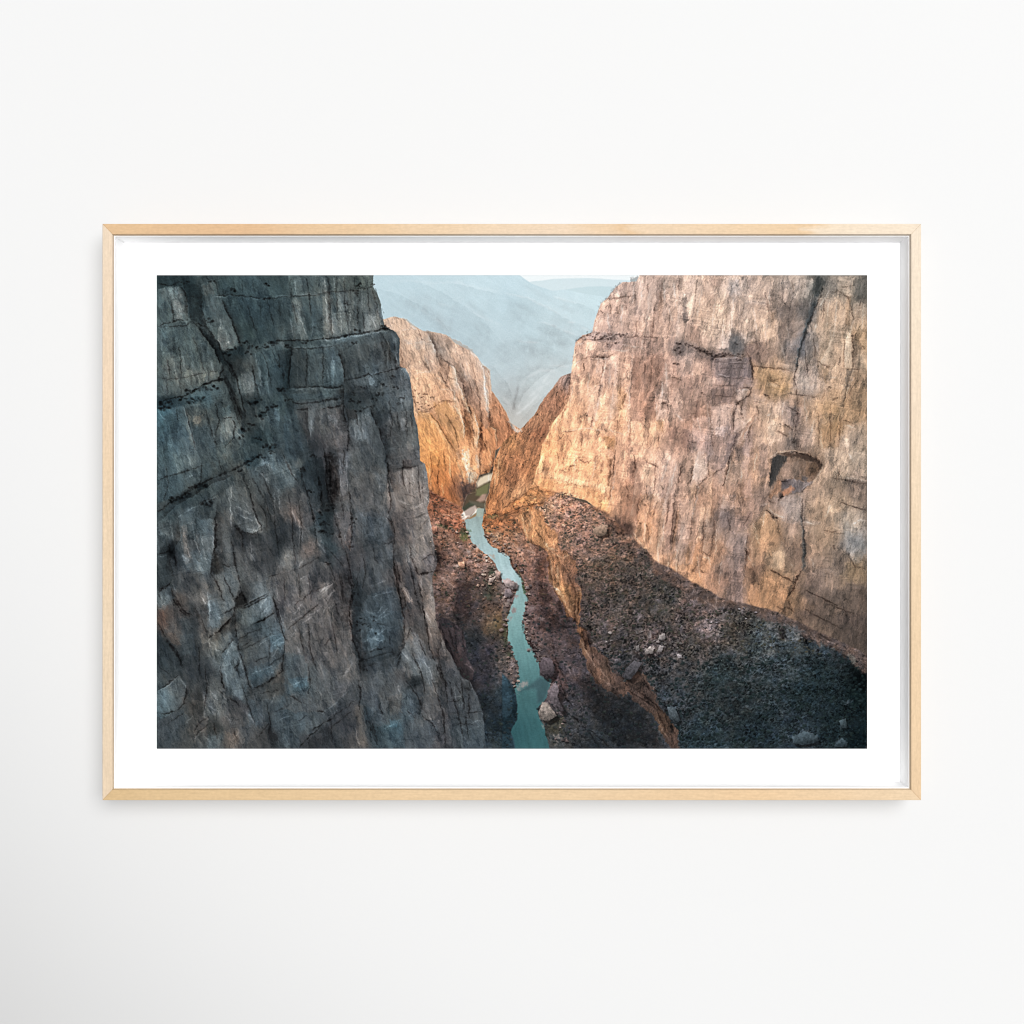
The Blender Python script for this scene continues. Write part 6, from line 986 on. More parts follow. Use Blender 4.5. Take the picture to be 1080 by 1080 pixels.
strokes('''
B1 m 12 .82: 620,370 740,390 790,440 740,480 680,470 640,400; 690,500 750,560 780,580 740,640 690,570; 810,600 860,640 900,720 920,820 860,740
B1 d 7 .6: 650,400 685,480 690,520; 690,510 760,560 760,600 740,680; 560,330 600,420 660,430; 810,600 850,700 870,800 900,900; 900,560 930,700 950,830 960,960; 800,660 760,640; 620,560 640,600
B1 d 7 1.5: 640,395 660,430 685,500; 770,575 800,590 805,670; 950,520 965,580 980,700 990,830; 985,590 1010,640 1015,720; 800,670 840,720 850,780; 860,780 885,860; 910,850 940,960 930,1060; 970,640 975,780; 890,480 940,540; 530,330 560,350; 1010,930 1040,960 1045,1060; 790,730 800,820 850,920 850,1000
B1 p 8 f4e6d8 .8: 970,640 985,680 1000,820 1000,880 985,830 975,740
B1 p 8 f0dcc4 .6: 790,580 806,600 806,680 795,680; 1005,620 1015,720 1008,720
B1 p 10 cf9a68 .6: 660,800 740,780 800,860 840,1000 800,1080 700,900
B1 d 7 .55: 570,850 640,850 700,930 760,1030 790,1080; 540,700 560,830; 640,840 720,780 800,790; 700,600 740,680 800,760; 820,720 860,860 850,960; 870,780 900,900 910,1060; 960,880 950,1000 990,1080; 1000,830 1010,920; 740,860 800,960 820,1060
B1 b 8 .55: 560,720 580,740 600,760 570,790 620,800 640,780 600,820 640,810 610,740 580,830 660,760 550,760 630,740 590,800
B1 d 5 1.25: 500,440 620,430; 470,360 540,350; 620,520 640,590; 560,620 660,600; 690,640 750,690; 710,710 800,720; 600,870 680,920 740,1020; 830,560 870,660; 860,520 880,640
B1 p 12 bfb3aa .4: 480,420 620,410 660,450 560,470
B1 d 6 .65: 590,520 640,590; 840,560 850,600; 880,660 900,760; 460,400 480,560; 720,520 700,500; 1040,760 1020,900; 1060,800 1070,900
B2 p 8 f2dcc0 .85: 835,0 870,0 885,100 930,150 900,200 880,180 860,60
B2 p 8 f6e8d4 .7: 840,0 855,20 880,120 890,180 880,190 865,120 850,60; 925,30 940,60 935,110 925,100
B2 d 7 .55: 900,20 890,120 880,200; 820,90 850,180 860,250; 700,40 690,200; 770,120 800,250; 650,20 660,120 640,200; 730,0 740,120; 780,240 810,300; 690,150 700,240
B2 p 10 4b3b37 .85: 830,150 855,190 880,205 920,205 920,250 870,262 850,310 842,335 832,250
B2 d 7 1.35: 810,60 850,170; 640,80 650,200; 760,40 770,160; 1010,0 1005,90; 720,200 725,270
B2 d 8 .5: 945,0 945,130; 1030,0 1020,120; 960,130 1000,120
B2 m 8 .6: 940,145 1010,105 1020,125 950,160
B2 q 9 5d4c3c 1: 925,215 1005,140 1015,175 985,260 975,340 930,350 880,330 850,350 850,320 880,270
B2 q 9 e8d2b6 1: 930,222 925,195 945,165 985,145 1018,140 1010,178 970,200
B2 q 9 77714e 1: 925,235 960,212 1003,195 990,255 950,275 920,268
B2 q 9 c09a88 .9: 925,300 960,265 985,262 980,300 945,310
B2 q 9 6a6252 .9: 880,300 930,310 980,318 980,345 930,340 890,325
B2 q 6 45483a .8: 840,345 880,310 915,325 880,345 850,365
B2 q 7 a0a89c .9: 915,350 975,345 970,390 920,400
B2 q 7 e0c8ba .95: 832,385 850,365 890,340 915,330 927,345 922,372 890,392 855,415 838,412
B2 q 6 9b6c42 .8: 870,410 900,392 925,375 920,395 890,410
B2 d 7 1.3: 990,200 1005,100; 1040,120 1030,250; 1060,30 1050,200
B2 d 7 .6: 1060,80 1070,200; 1000,250 990,360; 1030,180 1010,300; 1040,260 1060,340
B2 p 8 3f4a34 .7: 980,390 1050,385 1060,400 985,405; 840,470 880,480 880,520 850,540 820,520; 680,440 780,460 790,480 700,460
B2 p 8 6f7040 .6: 820,520 870,500 890,530 850,550; 970,470 1020,480 1000,490
B2 p 8 b8987c .6: 1010,500 1060,490 1080,520 1040,540 1010,530
B2 p 7 c08a70 .8: 655,460 685,455 690,490 660,495; 815,670 850,665 855,700 830,710; 840,640 870,635 870,660 845,665; 1000,630 1030,630 1025,645
B2 p 7 c4aea4 .8: 795,685 820,685 820,700 800,700; 960,640 990,630 985,660; 900,580 940,570 930,600; 860,600 890,600 880,620; 1040,720 1070,730 1060,770 1040,760; 990,760 1035,765 1020,790 1000,790
B2 m 10 .5: 680,620 740,620 740,660 690,660; 720,420 780,450 760,470 710,440; 640,240 700,270 690,290 650,280; 850,680 890,690 880,720
B2 d 5 1.4: 700,380 800,400; 700,290 780,310; 760,530 800,540; 900,640 940,690; 700,700 780,740; 740,350 830,380; 950,710 1000,740; 720,760 800,830
B2 m 20 .6: 800,780 900,800 900,1000 820,1060 780,960; 660,560 720,580 720,720 680,760
B2 p 8 2e4030 .6: 1000,700 1030,700 1030,750 1000,750; 980,790 1020,800 1010,830; 970,860 1010,870 1000,900
C2 p 7 a08a84 .8: 0,780 40,775 90,800 80,830 60,835 30,820 0,830; 20,835 60,830 65,870 30,880; 60,870 95,870 85,890; 55,950 80,950 80,970 60,975; 35,1000 55,1000 50,1015
C2 d 6 .4: 0,830 30,825 60,840; 30,880 60,880; 60,835 90,830; 0,800 30,800
C2 p 8 6a5a54 .9: 0,835 40,880 55,920 20,1000 0,1040
C2 p 12 c6dde2 .4: 0,700 60,720 80,790 30,770 0,760
C2 d 10 .35: 45,640 65,705 112,765 140,860 155,905
C2 p 7 4d5a34 .6: 110,765 130,800 150,880 135,860; 90,700 110,740 100,750
C2 m 14 .6: 200,580 270,640 260,800 300,900 240,960 200,800; 200,950 330,960 380,1080 220,1080
C2 d 5 1.4: 140,600 200,620; 150,540 180,600; 190,680 230,700; 110,620 140,680; 160,760 200,740; 60,560 110,600; 20,520 60,540; 210,620 250,600
C3 p 8 8d7876 .8: 150,190 200,200 190,220 150,215; 130,250 170,260 160,300 130,290; 140,170 160,190 145,200; 200,250 250,270 230,290; 150,400 180,410 190,440; 140,455 175,450 170,465; 190,490 220,480 215,510
C3 m 7 .35: 150,400 160,390 215,460 190,470; 120,300 150,380 150,400 130,360
C3 q 7 352e30 .95: 225,540 250,500 290,510 315,560 300,620 270,640 225,610
C3 p 8 5d5052 .8: 225,530 250,495 290,500 310,540 280,560 240,570
C3 q 16 3d5257 .8: 100,712 150,680 225,622 290,640 262,740 240,770 210,778 205,700 190,690 130,700
C3 p 8 a09490 .7: 105,660 130,645 160,650 150,670 115,690 100,710 95,690
C3 q 6 7d7068 .95: 215,830 240,770 270,775 300,820 325,850 270,890 225,870
C3 q 6 95877d .9: 225,830 245,780 265,790 270,850 235,870
C3 q 6 5e554f .9: 270,790 325,850 275,885 265,840
C3 m 8 .5: 300,790 350,860 300,900 330,860
C3 p 10 655a5c .7: 270,700 320,650 340,700 330,740 380,860 330,840 270,760
C3 p 10 4a4436 .6: 280,890 360,860 380,920 340,960 280,950
C3 p 7 9a8e88 .7: 310,970 345,965 360,985 330,1010; 330,1000 350,990; 240,910 255,900 250,930
C3 p 8 4a4f3a .6: 10,290 30,310 30,420 10,440; 20,470 60,480 40,510
C3 q 7 1d2a31 .9: 0,600 40,640 80,740 85,800 80,880 50,945 0,960
C3 q 7 2f3f49 .9: 0,610 30,640 60,720 60,820 40,860 0,860
C3 q 7 24323a .9: 0,930 40,940 70,1000 80,1060 0,1060
C3 p 7 8d7d7c .8: 10,80 40,90 60,120 30,140; 20,150 50,160 40,190; 40,520 70,520 80,560 50,560; 0,40 40,35 90,60 85,90 60,95; 60,210 75,205 80,230 60,235; 35,260 55,262 45,275; 70,130 90,130 80,150
C3 d 8 .45: 300,350 310,480 340,560 400,680; 340,620 380,740 420,800; 380,830 480,900 600,1000 640,1045; 420,850 520,950 580,1040; 340,760 380,870
C3 p 10 5a3f38 .5: 280,460 330,540 400,690 370,680 310,560
C3 d 6 1.35: 370,530 420,620; 470,890 560,960; 300,660 340,710; 380,540 410,600; 420,560 440,640
C3 m 18 .6: 440,640 520,600 640,720 760,740 900,880 960,1040 700,1040 560,860
C3 m 12 .6: 340,160 400,280 380,300 330,200
C3 d 8 1.4: 290,30 320,90 370,170; 380,200 430,240; 450,250 455,320; 470,400 520,500 560,560; 540,480 600,560; 580,620 680,690; 290,70 350,110; 590,580 640,640; 780,690 880,800; 840,620 890,660; 910,700 900,640; 930,850 960,940 1000,1000; 440,190 445,240
C3 d 9 .4: 440,180 430,280 455,300; 460,100 455,230; 470,340 500,440 510,460; 500,330 520,400 530,450; 620,520 650,600; 740,650 760,690; 750,700 850,760 930,820; 800,690 900,770 960,830; 850,640 900,720; 960,820 1000,900 1040,960; 930,830 980,940
C3 m 10 .45: 470,330 530,330 530,430 510,440 480,380; 500,310 540,320 530,350
C3 p 10 56443f .6: 490,340 530,350 525,400 500,390; 640,520 700,600 740,640 700,650 640,590
C3 m 14 .5: 720,570 790,520 840,530 800,600 760,640 720,620
C3 m 12 .6: 970,780 1040,830 1060,900 1040,920 1000,860
C3 q 8 3a4148 .7: 990,790 1040,800 1070,880 1040,900 1000,860
C3 p 7 8f8480 .95: 850,460 885,435 910,445 900,480 860,485
C3 p 7 837a79 .9: 930,440 960,430 970,450 940,475; 940,370 970,355 980,390 950,405; 875,360 890,350 890,385 875,385; 1045,480 1075,490 1080,510 1050,505; 800,440 820,430 820,470 800,465; 1070,195 1080,200 1080,210
C3 m 8 .45: 895,365 930,360 930,390 900,395; 960,420 1000,420 990,460; 850,490 900,490 890,500; 790,480 840,470 840,520 800,510
C3 p 10 6e6264 .5: 850,560 900,540 880,570 840,600; 650,500 690,490 710,520 660,530; 780,220 850,210 860,260 800,280; 560,330 620,310 610,360
B1 s 24 .70: 685,500 660,430 640,395; 805,670 800,590 775,575; 990,830 980,700 965,580 950,520; 850,780 840,720 800,670; 885,860 860,780; 930,1060 940,960 910,850; 850,1000 850,920 820,800 790,730; 1015,720 1010,640 985,590; 740,640 700,560 690,500; 1045,1060 1040,960 1010,930
B1 s 34 .8: 790,1080 760,1030 700,930 640,850 580,845; 900,900 870,800 850,700 810,600
B1 s 20 1.28: 640,395 660,430 685,500; 775,575 800,590 805,670; 950,520 965,580 980,700 990,830; 800,670 840,720 850,780; 860,780 885,860; 910,850 940,960 930,1060; 790,730 820,800 850,920 850,1000; 985,590 1010,640 1015,720
B1 s 26 1.15: 580,845 640,850 700,930 760,1030 790,1080; 500,290 560,330 620,365; 880,475 930,520 960,570
B1 m 10 .62: 850,810 880,850 905,960 890,1060 860,980; 940,960 960,940 985,1080 950,1080; 1000,850 1015,930 1005,940
C1 s 16 .6: 20,1060 35,960 25,900; 60,985 50,915
C1 p 8 efe2d6 .7: 35,865 55,910 100,955 110,965 70,970 45,920
''', 0.8, 1.0)
PC.c = PC.c*(1-HZ[..., None])+haze0*HZ[..., None]


def shrubs(mask, n, seed, r0, r1, cols, a=.8):
    rg = np.random.RandomState(seed)
    ys, xs = np.nonzero(mask > .6)
    for k in rg.randint(0, len(xs), n):
        x, y = X[ys[k], xs[k]], Y[ys[k], xs[k]]
        r = (r0+(r1-r0)*rg.rand()**2)*(.75+.5*(y-500)/290)
        sl = bbox([(x, y)], 2.5*r+2)
        px, py = X[sl]+.6*(VX[sl]-X[sl]), Y[sl]+.6*(VY[sl]-Y[sl])
        dd = np.hypot((px-x)*.85, (py-y)*1.1)-r+.8*NZ2[sl]
        m = (sst(.6, -.6, dd)*a)[..., None]
        c = hexc(cols[rg.randint(len(cols))])
        PC.c[sl] = PC.c[sl]*(1-m) + c*(1.15-.35*np.clip((py-y)/r, -1, 1))[..., None]*m
lit = (mN > .5) & (Y < 690)
shrubs(mN*lit, 900, 3, .5, 1.3, ['38352c','2f3028','403a30','2b2c28'])
shrubs(mN*(~lit), 1100, 4, .5, 1.5, ['161d1c','1b2322','12191a','20282a'], .7)
tt = mT*(1-mN)*(1-mO)*(1-mL)*(1-mW)*(1-mR)*(1-mB)*(1-mS)
shrubs(tt*(Y < 640), 420, 5, .5, 1.3, ['3f3126','33302a','4a3a2e','2c2e26'])
shrubs(tt*(Y >= 640), 520, 6, .5, 1.5, ['1c2123','232425','191d1d','262a26'], .7)


def boulders(path, n, off, rmin, rmax, cols, seed, dark=.5):
    rg = np.random.RandomState(seed)
    L = [0]
    for a, b in zip(path, path[1:]): L.append(L[-1]+np.hypot(b[0]-a[0], b[1]-a[1]))
    for _ in range(n):
        t = rg.rand()*L[-1]
        k = max(i for i in range(len(path)-1) if L[i] <= t)
        u = (t-L[k])/(L[k+1]-L[k]+1e-9)
        (ax_, ay_), (bx, by) = path[k], path[k+1]
        nx, ny = ay_-by, bx-ax_; ln_ = np.hypot(nx, ny)+1e-9
        d = off[0]+(off[1]-off[0])*rg.rand()**1.5
        x = ax_+u*(bx-ax_)+nx/ln_*d; y = ay_+u*(by-ay_)+ny/ln_*d
        r = rmin+(rmax-rmin)*rg.rand()**2.2
        c = hexc(cols[rg.randint(len(cols))])*(.58+.42*rg.rand())
        pts = [(x+r*1.25*np.cos(a)*(.5+.75*rg.rand()), y+r*.8*np.sin(a)*(.5+.75*rg.rand())) for a in np.linspace(0, 2*np.pi, 7)[:-1]+rg.rand()]
        low = [(px+.25*r, py+.55*r+.35) for px, py in pts]
        st_poly(low, .5, None, dark, .3, 0)
        sl, px, py = local(pts, 3, .25)
        if not px.size: continue
        dd, _ = seg_dist(px, py, pts+[pts[0]])
        dd = np.where(inside(px, py, pts), dd, -dd)
        m = sst(-.55, .55, dd+.5*NZ2[sl])[..., None]
        shade = np.clip(1.08-.38*(py-y)/r-.12*(px-x)/r+.6*NZ2[sl], .35, 1.6)[..., None]
        PC.c[sl] = PC.c[sl]*(1-m)+np.clip(c*shade, 0, 1)*m
LB = tpt('B2', '850,425 870,500 900,555 950,600 1000,640 1040,680 1075,780') + tpt('C2', '40,830 60,890 20,1000') + tpt('C3', '32,270 35,400 60,480 100,560 90,640 75,690')
RB = tpt('B2', '960,450 985,520 1015,570 1050,590') + tpt('C2', '0,610 45,640 60,700 110,760 140,850 155,905') + tpt('C3', '150,160 125,280 140,380 190,470 220,530')
pink = ['9c857e','8a746e','a58f86','7d6862','6a5854','b09c92']
drk = ['5f5250','70615d','4f4645','83736f']
boulders(LB[:7], 50, (-.5, 16), .7, 2.4, ['a58a7c','b59c8e','93786a','c0a898'], 5)
boulders(LB[6:], 46, (-1, 10), .8, 3.0, pink, 6)
boulders(RB[:6], 46, (1, -9), .6, 1.8, ['a58a7c','8f7466','b59c8e'], 8)
boulders(RB[6:], 70, (.5, -10), .7, 2.6, pink+drk, 9)
boulders(tpt('C3', '140,400 190,480 225,520')+tpt('C3', '300,660 330,760 360,900 330,1010'), 40, (3, -12), .8, 2.4, drk, 12)
boulders(tpt('C3', '560,300 800,420 900,440 1060,480'), 26, (-14, 14), .7, 2.0, ['8f8480','7c7270','6b6361'], 14)
boulders(tpt('B2', '680,480 800,620 900,760 1000,940'), 46, (-16, 16), .6, 1.9, ['a88878','8d7062','b89a8a','7a6056'], 15)
boulders(tpt('D3', '100,300 250,260 330,230 420,260'), 16, (-5, 7), .7, 1.6, ['8d8286','7a7276','a09698'], 16)
def rock(tile, s, col, dark=.45):
    pts = tpt(tile, s)
    x = sum(p[0] for p in pts)/len(pts); y = sum(p[1] for p in pts)/len(pts)
    r = max(max(p[1] for p in pts)-y, 1.)
    st_poly([(a+.35*r, b+.4*r) for a, b in pts], .9, None, dark, .3, 0)
    sl, px, py = local(pts, 3, .35)
    dd, _ = seg_dist(px, py, pts+[pts[0]])
    dd = np.where(inside(px, py, pts), dd, -dd)
    m = sst(-.5, .5, dd+.5*NZ2[sl])[..., None]
    shade = np.clip(1.05-.42*(py-y)/r-.12*(px-x)/r+.5*NZ2[sl]+.3*NZ1[sl], .3, 1.6)[..., None]
    PC.c[sl] = PC.c[sl]*(1-m)+np.clip(hexc(col)*shade, 0, 1)*m
rock('C3', '222,545 245,502 290,508 316,560 305,612 270,632 228,608', '4c4245', .5)
rock('C3', '218,832 242,772 272,778 300,815 328,852 272,888 226,870', '80746d', .5)
rock('C3', '270,705 318,652 342,700 330,740 372,830 340,822 285,760', '5d5356', .6)
rock('C3', '0,40 40,35 92,60 86,92 60,96 20,75', '8d7d7a', .5)
rock('C3', '15,95 45,90 62,120 40,145 12,135', '77696a', .5)
rock('C3', '855,465 885,437 910,445 902,480 865,486', '8f8480', .5)
rock('C3', '925,470 945,432 968,438 955,475', '7d7473', .5)
rock('C3', '935,400 945,368 972,355 982,388 960,404', '756c6a', .5)
rock('C3', '1045,482 1075,490 1080,512 1052,505', '93898a', .5)
rock('C3', '800,470 803,432 820,430 822,466', '6d6564', .6)
rock('C3', '724,620 740,570 790,522 838,535 800,600 765,640', '474346', .6)
rock('C3', '990,800 1035,805 1068,880 1040,900 1002,860', '3f4448', .6)
rock('D3', '630,985 700,945 782,975 790,1012 700,1030 640,1022', '363e43', .6)
rock('D3', '888,1022 930,990 966,1012 950,1042 890,1042', '323b40', .6)
rock('D3', '910,885 950,870 962,920 926,930', '353d41', .6)
rock('B2', '655,462 685,455 692,488 662,496', 'b5806a', .5)
rock('B2', '812,675 850,665 856,700 830,712', 'b88a72', .5)
rock('B2', '1000,765 1035,765 1022,790 1002,792', 'ad968c', .5)
rock('B2', '1040,725 1070,728 1062,775 1042,765', '9d8379', .5)
rock('C2', '545,470 600,440 632,452 628,505 585,518 550,500', '8f7564', .5)


def blur(c, n=1):
    for _ in range(n):
        p = np.pad(c, ((1,1),(0,0),(0,0)), 'edge'); c = (p[:-2]+2*p[1:-1]+p[2:])/4
        p = np.pad(c, ((0,0),(1,1),(0,0)), 'edge'); c = (p[:, :-2]+2*p[:, 1:-1]+p[:, 2:])/4
    return c
PC.c = PC.c + .5*(PC.c-blur(PC.c, 2)) + .16*(PC.c-blur(PC.c, 14))
PC.c += (.008*_rng.randn(PH, PW).astype(F32))[..., None]
PC.c = np.clip(PC.c, 0, 1)*.97+np.array([.014, .024, .028], F32)
PC.c = np.clip(PC.c, 0, 1)

# ------------------------------------------------------------------ scene
sc = bpy.context.scene
col = sc.collection
MM = .001
D = 1.40                    # camera to the front face of the frame
YF = -.042                  # front face of the frame (the wall surface is y = 0)
YM = YF + .0357             # front of the mat board
KM = (D + .0357)/D          # the mat lies deeper, so it is this much larger than it looks
CX, CY = 539.75, 540.0

def link(o, parent=None):
    col.objects.link(o)
    if parent: o.parent = parent
    return o

def mesh_obj(name, verts, faces, mat, parent=None, uvs=None, smooth=False):
    me = bpy.data.meshes.new(name)
    me.from_pydata([tuple(v) for v in verts], [], faces)
    if uvs:
        l = me.uv_layers.new(name='UVMap')
        for i, uv in enumerate(uvs): l.data[i].uv = uv
    me.materials.append(mat)
    me.update()
    return link(bpy.data.objects.new(name, me), parent)

def bevel(o, w, n=2):
    import bmesh
    bm = bmesh.new(); bm.from_mesh(o.data)
    bmesh.ops.recalc_face_normals(bm, faces=bm.faces)
    es = [e for e in bm.edges if len(e.link_faces) == 2 and e.calc_face_angle(0) > .5]
    bmesh.ops.bevel(bm, geom=es, offset=w, segments=n, affect='EDGES', profile=.6)
    bm.to_mesh(o.data); bm.free()
    for p in o.data.polygons: p.use_smooth = False

def new_mat(name):
    m = bpy.data.materials.new(name); m.use_nodes = True
    nt = m.node_tree
    return m, nt, nt.nodes['Principled BSDF'], nt.nodes.new, nt.links.new

# wall paint: matt white with a very faint roller texture
wall_m, nt, bs, nn, ln = new_mat('matt_wall_paint')
bs.inputs['Base Color'].default_value = (WALL_A, WALL_A, WALL_A, 1)
bs.inputs['Roughness'].default_value = .95
bs.inputs['Specular IOR Level'].default_value = 0.0
tc = nn('ShaderNodeTexCoord'); nz = nn('ShaderNodeTexNoise'); bp = nn('ShaderNodeBump')
nz.inputs['Scale'].default_value = 260; nz.inputs['Detail'].default_value = 3
bp.inputs['Strength'].default_value = .035; bp.inputs['Distance'].default_value = .001
ln(tc.outputs['Object'], nz.inputs['Vector']); ln(nz.outputs['Fac'], bp.inputs['Height']); ln(bp.outputs['Normal'], bs.inputs['Normal'])
W2 = 4.0
wall = mesh_obj('wall', [(-W2,0,-W2),(W2,0,-W2),(W2,0,W2),(-W2,0,W2),(-W2,.1,-W2),(W2,.1,-W2),(W2,.1,W2),(-W2,.1,W2)],
                [(0,1,2,3),(5,4,7,6),(4,5,1,0),(3,2,6,7),(4,0,3,7),(1,5,6,2)], wall_m)
wall['kind'] = 'structure'
wall['label'] = 'plain smooth white wall behind the framed landscape print'
wall['category'] = 'wall'

root = link(bpy.data.objects.new('framed_print', None))
root.location = (0, 0, 0)
root.empty_display_size = .05
root['label'] = 'pale wood frame holding a canyon and river photograph with white mat, hanging on white wall'
root['category'] = 'framed picture'

# pale maple, one material per rail (each stick has its own tone and figure)
def wood(name, horiz, stops, seed):
    m, nt, bs, nn, ln = new_mat(name)
    tc = nn('ShaderNodeTexCoord'); mp = nn('ShaderNodeMapping'); sep = nn('ShaderNodeSeparateXYZ')
    ln(tc.outputs['Object'], sep.inputs[0])
    # tone along the stick
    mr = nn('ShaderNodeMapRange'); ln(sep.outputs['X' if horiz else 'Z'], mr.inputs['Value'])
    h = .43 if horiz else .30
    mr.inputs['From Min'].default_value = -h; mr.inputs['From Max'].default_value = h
    blot = nn('ShaderNodeTexNoise'); blot.noise_dimensions = '3D'
    blot.inputs['Scale'].default_value = 1; blot.inputs['Detail'].default_value = 2
    mp.inputs['Scale'].default_value = (14, 60, 60) if horiz else (60, 60, 14)
    mp.inputs['Location'].default_value = (seed*3.7, seed, seed*1.9)
    ln(tc.outputs['Object'], mp.inputs['Vector']); ln(mp.outputs['Vector'], blot.inputs['Vector'])
    add = nn('ShaderNodeMath'); add.operation = 'MULTIPLY_ADD'; add.inputs[1].default_value = .16
    ln(blot.outputs['Fac'], add.inputs[0])
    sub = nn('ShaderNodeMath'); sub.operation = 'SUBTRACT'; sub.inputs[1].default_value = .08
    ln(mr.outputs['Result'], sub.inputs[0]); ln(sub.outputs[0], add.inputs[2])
    cr = nn('ShaderNodeValToRGB')
    el = cr.color_ramp.elements
    while len(el) > 1: el.remove(el[-1])
    for i, (p, h_) in enumerate(stops):
        e = el[0] if i == 0 else el.new(p)
        e.position = p
        c = [int(h_[k:k+2], 16)/255 for k in (0,2,4)]
        c = [(v/12.92 if v <= .04045 else ((v+.055)/1.055)**2.4)*WOOD_K for v in c]
        e.color = (*c, 1)
    ln(add.outputs[0], cr.inputs['Fac'])
    # fine grain fibres and flecks
    g = nn('ShaderNodeTexNoise'); mp2 = nn('ShaderNodeMapping')
    mp2.inputs['Scale'].default_value = (55, 900, 700) if horiz else (700, 900, 55)
    mp2.inputs['Location'].default_value = (seed, seed*2.1, seed*.7)
    mp2.inputs['Rotation'].default_value = (0, math.radians(2.0 if horiz else -1.5), 0)
    ln(tc.outputs['Object'], mp2.inputs['Vector']); ln(mp2.outputs['Vector'], g.inputs['Vector'])
    g.inputs['Scale'].default_value = 1; g.inputs['Detail'].default_value = 4; g.inputs['Roughness'].default_value = .6
    fl = nn('ShaderNodeTexNoise'); mp3 = nn('ShaderNodeMapping')
    mp3.inputs['Scale'].default_value = (260, 500, 420) if horiz else (420, 500, 260)
    mp3.inputs['Location'].default_value = (seed*5, 0, seed)
    ln(tc.outputs['Object'], mp3.inputs['Vector']); ln(mp3.outputs['Vector'], fl.inputs['Vector'])
    fl.inputs['Scale'].default_value = 1; fl.inputs['Detail'].default_value = 2
    mix = nn('ShaderNodeMath'); mix.operation = 'MULTIPLY_ADD'; mix.inputs[1].default_value = .34; mix.inputs[2].default_value = .83
    ln(g.outputs['Fac'], mix.inputs[0])
    mix2 = nn('ShaderNodeMath'); mix2.operation = 'MULTIPLY_ADD'; mix2.inputs[1].default_value = .26; mix2.inputs[2].default_value = .87
    ln(fl.outputs['Fac'], mix2.inputs[0])
    pr = nn('ShaderNodeMath'); pr.operation = 'MULTIPLY'; ln(mix.outputs[0], pr.inputs[0]); ln(mix2.outputs[0], pr.inputs[1])
    mc = nn('ShaderNodeVectorMath'); mc.operation = 'SCALE'
    ln(cr.outputs['Color'], mc.inputs[0]); ln(pr.outputs[0], mc.inputs['Scale'])
    ln(mc.outputs['Vector'], bs.inputs['Base Color'])
    bp = nn('ShaderNodeBump'); bp.inputs['Strength'].default_value = .12; bp.inputs['Distance'].default_value = .0004
    ln(g.outputs['Fac'], bp.inputs['Height']); ln(bp.outputs['Normal'], bs.inputs['Normal'])
    bs.inputs['Roughness'].default_value = .62; bs.inputs['Specular IOR Level'].default_value = .12
    return m

OX, OZ = .4318, .3040       # outer half size
IX, IZ = .4213, .2930       # opening half size at the front face
YB = -.0005                 # back of the frame, against the wall
YL = YF + .0042             # depth of the wooden lip; the white spacer starts behind it
def frame_part(name, mat, parent, ox, oz, ix, iz, y0, y1, side, taper=0):
    # one mitred stick: outer and inner rectangles between two depths
    O = {'l': [(-ox,-oz),(-ox,oz)], 'r': [(ox,oz),(ox,-oz)], 't': [(-ox,oz),(ox,oz)], 'b': [(ox,-oz),(-ox,-oz)]}[side]
    I = {'l': [(-ix,-iz),(-ix,iz)], 'r': [(ix,iz),(ix,-iz)], 't': [(-ix,iz),(ix,iz)], 'b': [(ix,-iz),(-ix,-iz)]}[side]
    def sh(p): return (p[0]*(1-taper), p[1]*(1-taper))
    v = [(O[0][0],y0,O[0][1]),(O[1][0],y0,O[1][1]),(I[1][0],y0,I[1][1]),(I[0][0],y0,I[0][1])]
    J = [sh(q) for q in I]
    v += [(O[0][0],y1,O[0][1]),(O[1][0],y1,O[1][1]),(J[1][0],y1,J[1][1]),(J[0][0],y1,J[0][1])]
    f = [(3,2,1,0),(4,5,6,7),(0,1,5,4),(2,3,7,6),(1,2,6,5),(3,0,4,7)]
    return mesh_obj(name, v, f, mat, parent)

def rail(mat, parent, side):
    # mitred moulding: flat face, slightly sloped inner lip, rabbet behind it for spacer and mat
    prof = [(OX,OZ,YB), (OX,OZ,YF), (IX,IZ,YF), (IX-.0008,IZ-.0008,YL), (IX-.0002,IZ-.0002,YL), (IX-.0002,IZ-.0002,YB)]
    v = []
    for hx, hz, y in prof:
        a, b = {'l': ((-hx,-hz),(-hx,hz)), 'r': ((hx,hz),(hx,-hz)), 't': ((-hx,hz),(hx,hz)), 'b': ((hx,-hz),(-hx,-hz))}[side]
        v += [(a[0],y,a[1]), (b[0],y,b[1])]
    n = len(prof)
    f = [(2*k, 2*k+1, 2*((k+1)%n)+1, 2*((k+1)%n)) for k in range(n)]
    f += [tuple(2*k for k in reversed(range(n))), tuple(2*k+1 for k in range(n))]
    return mesh_obj('rail', v, f, mat, parent)
fr = link(bpy.data.objects.new('frame', None), root)
W_ = {
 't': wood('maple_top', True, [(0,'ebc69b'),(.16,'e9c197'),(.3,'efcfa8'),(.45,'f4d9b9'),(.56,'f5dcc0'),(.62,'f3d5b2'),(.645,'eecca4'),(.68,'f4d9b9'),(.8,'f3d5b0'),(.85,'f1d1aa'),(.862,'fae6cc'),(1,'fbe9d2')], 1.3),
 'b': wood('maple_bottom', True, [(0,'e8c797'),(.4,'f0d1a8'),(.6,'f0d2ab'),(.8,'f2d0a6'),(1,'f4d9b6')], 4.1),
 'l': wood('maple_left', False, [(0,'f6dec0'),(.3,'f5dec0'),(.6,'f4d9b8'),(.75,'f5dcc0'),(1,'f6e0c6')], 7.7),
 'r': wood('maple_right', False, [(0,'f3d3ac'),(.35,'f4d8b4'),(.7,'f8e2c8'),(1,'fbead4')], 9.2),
}
for s in 'tblr':
    o = rail(W_[s], fr, s)
    bevel(o, .0004, 1)

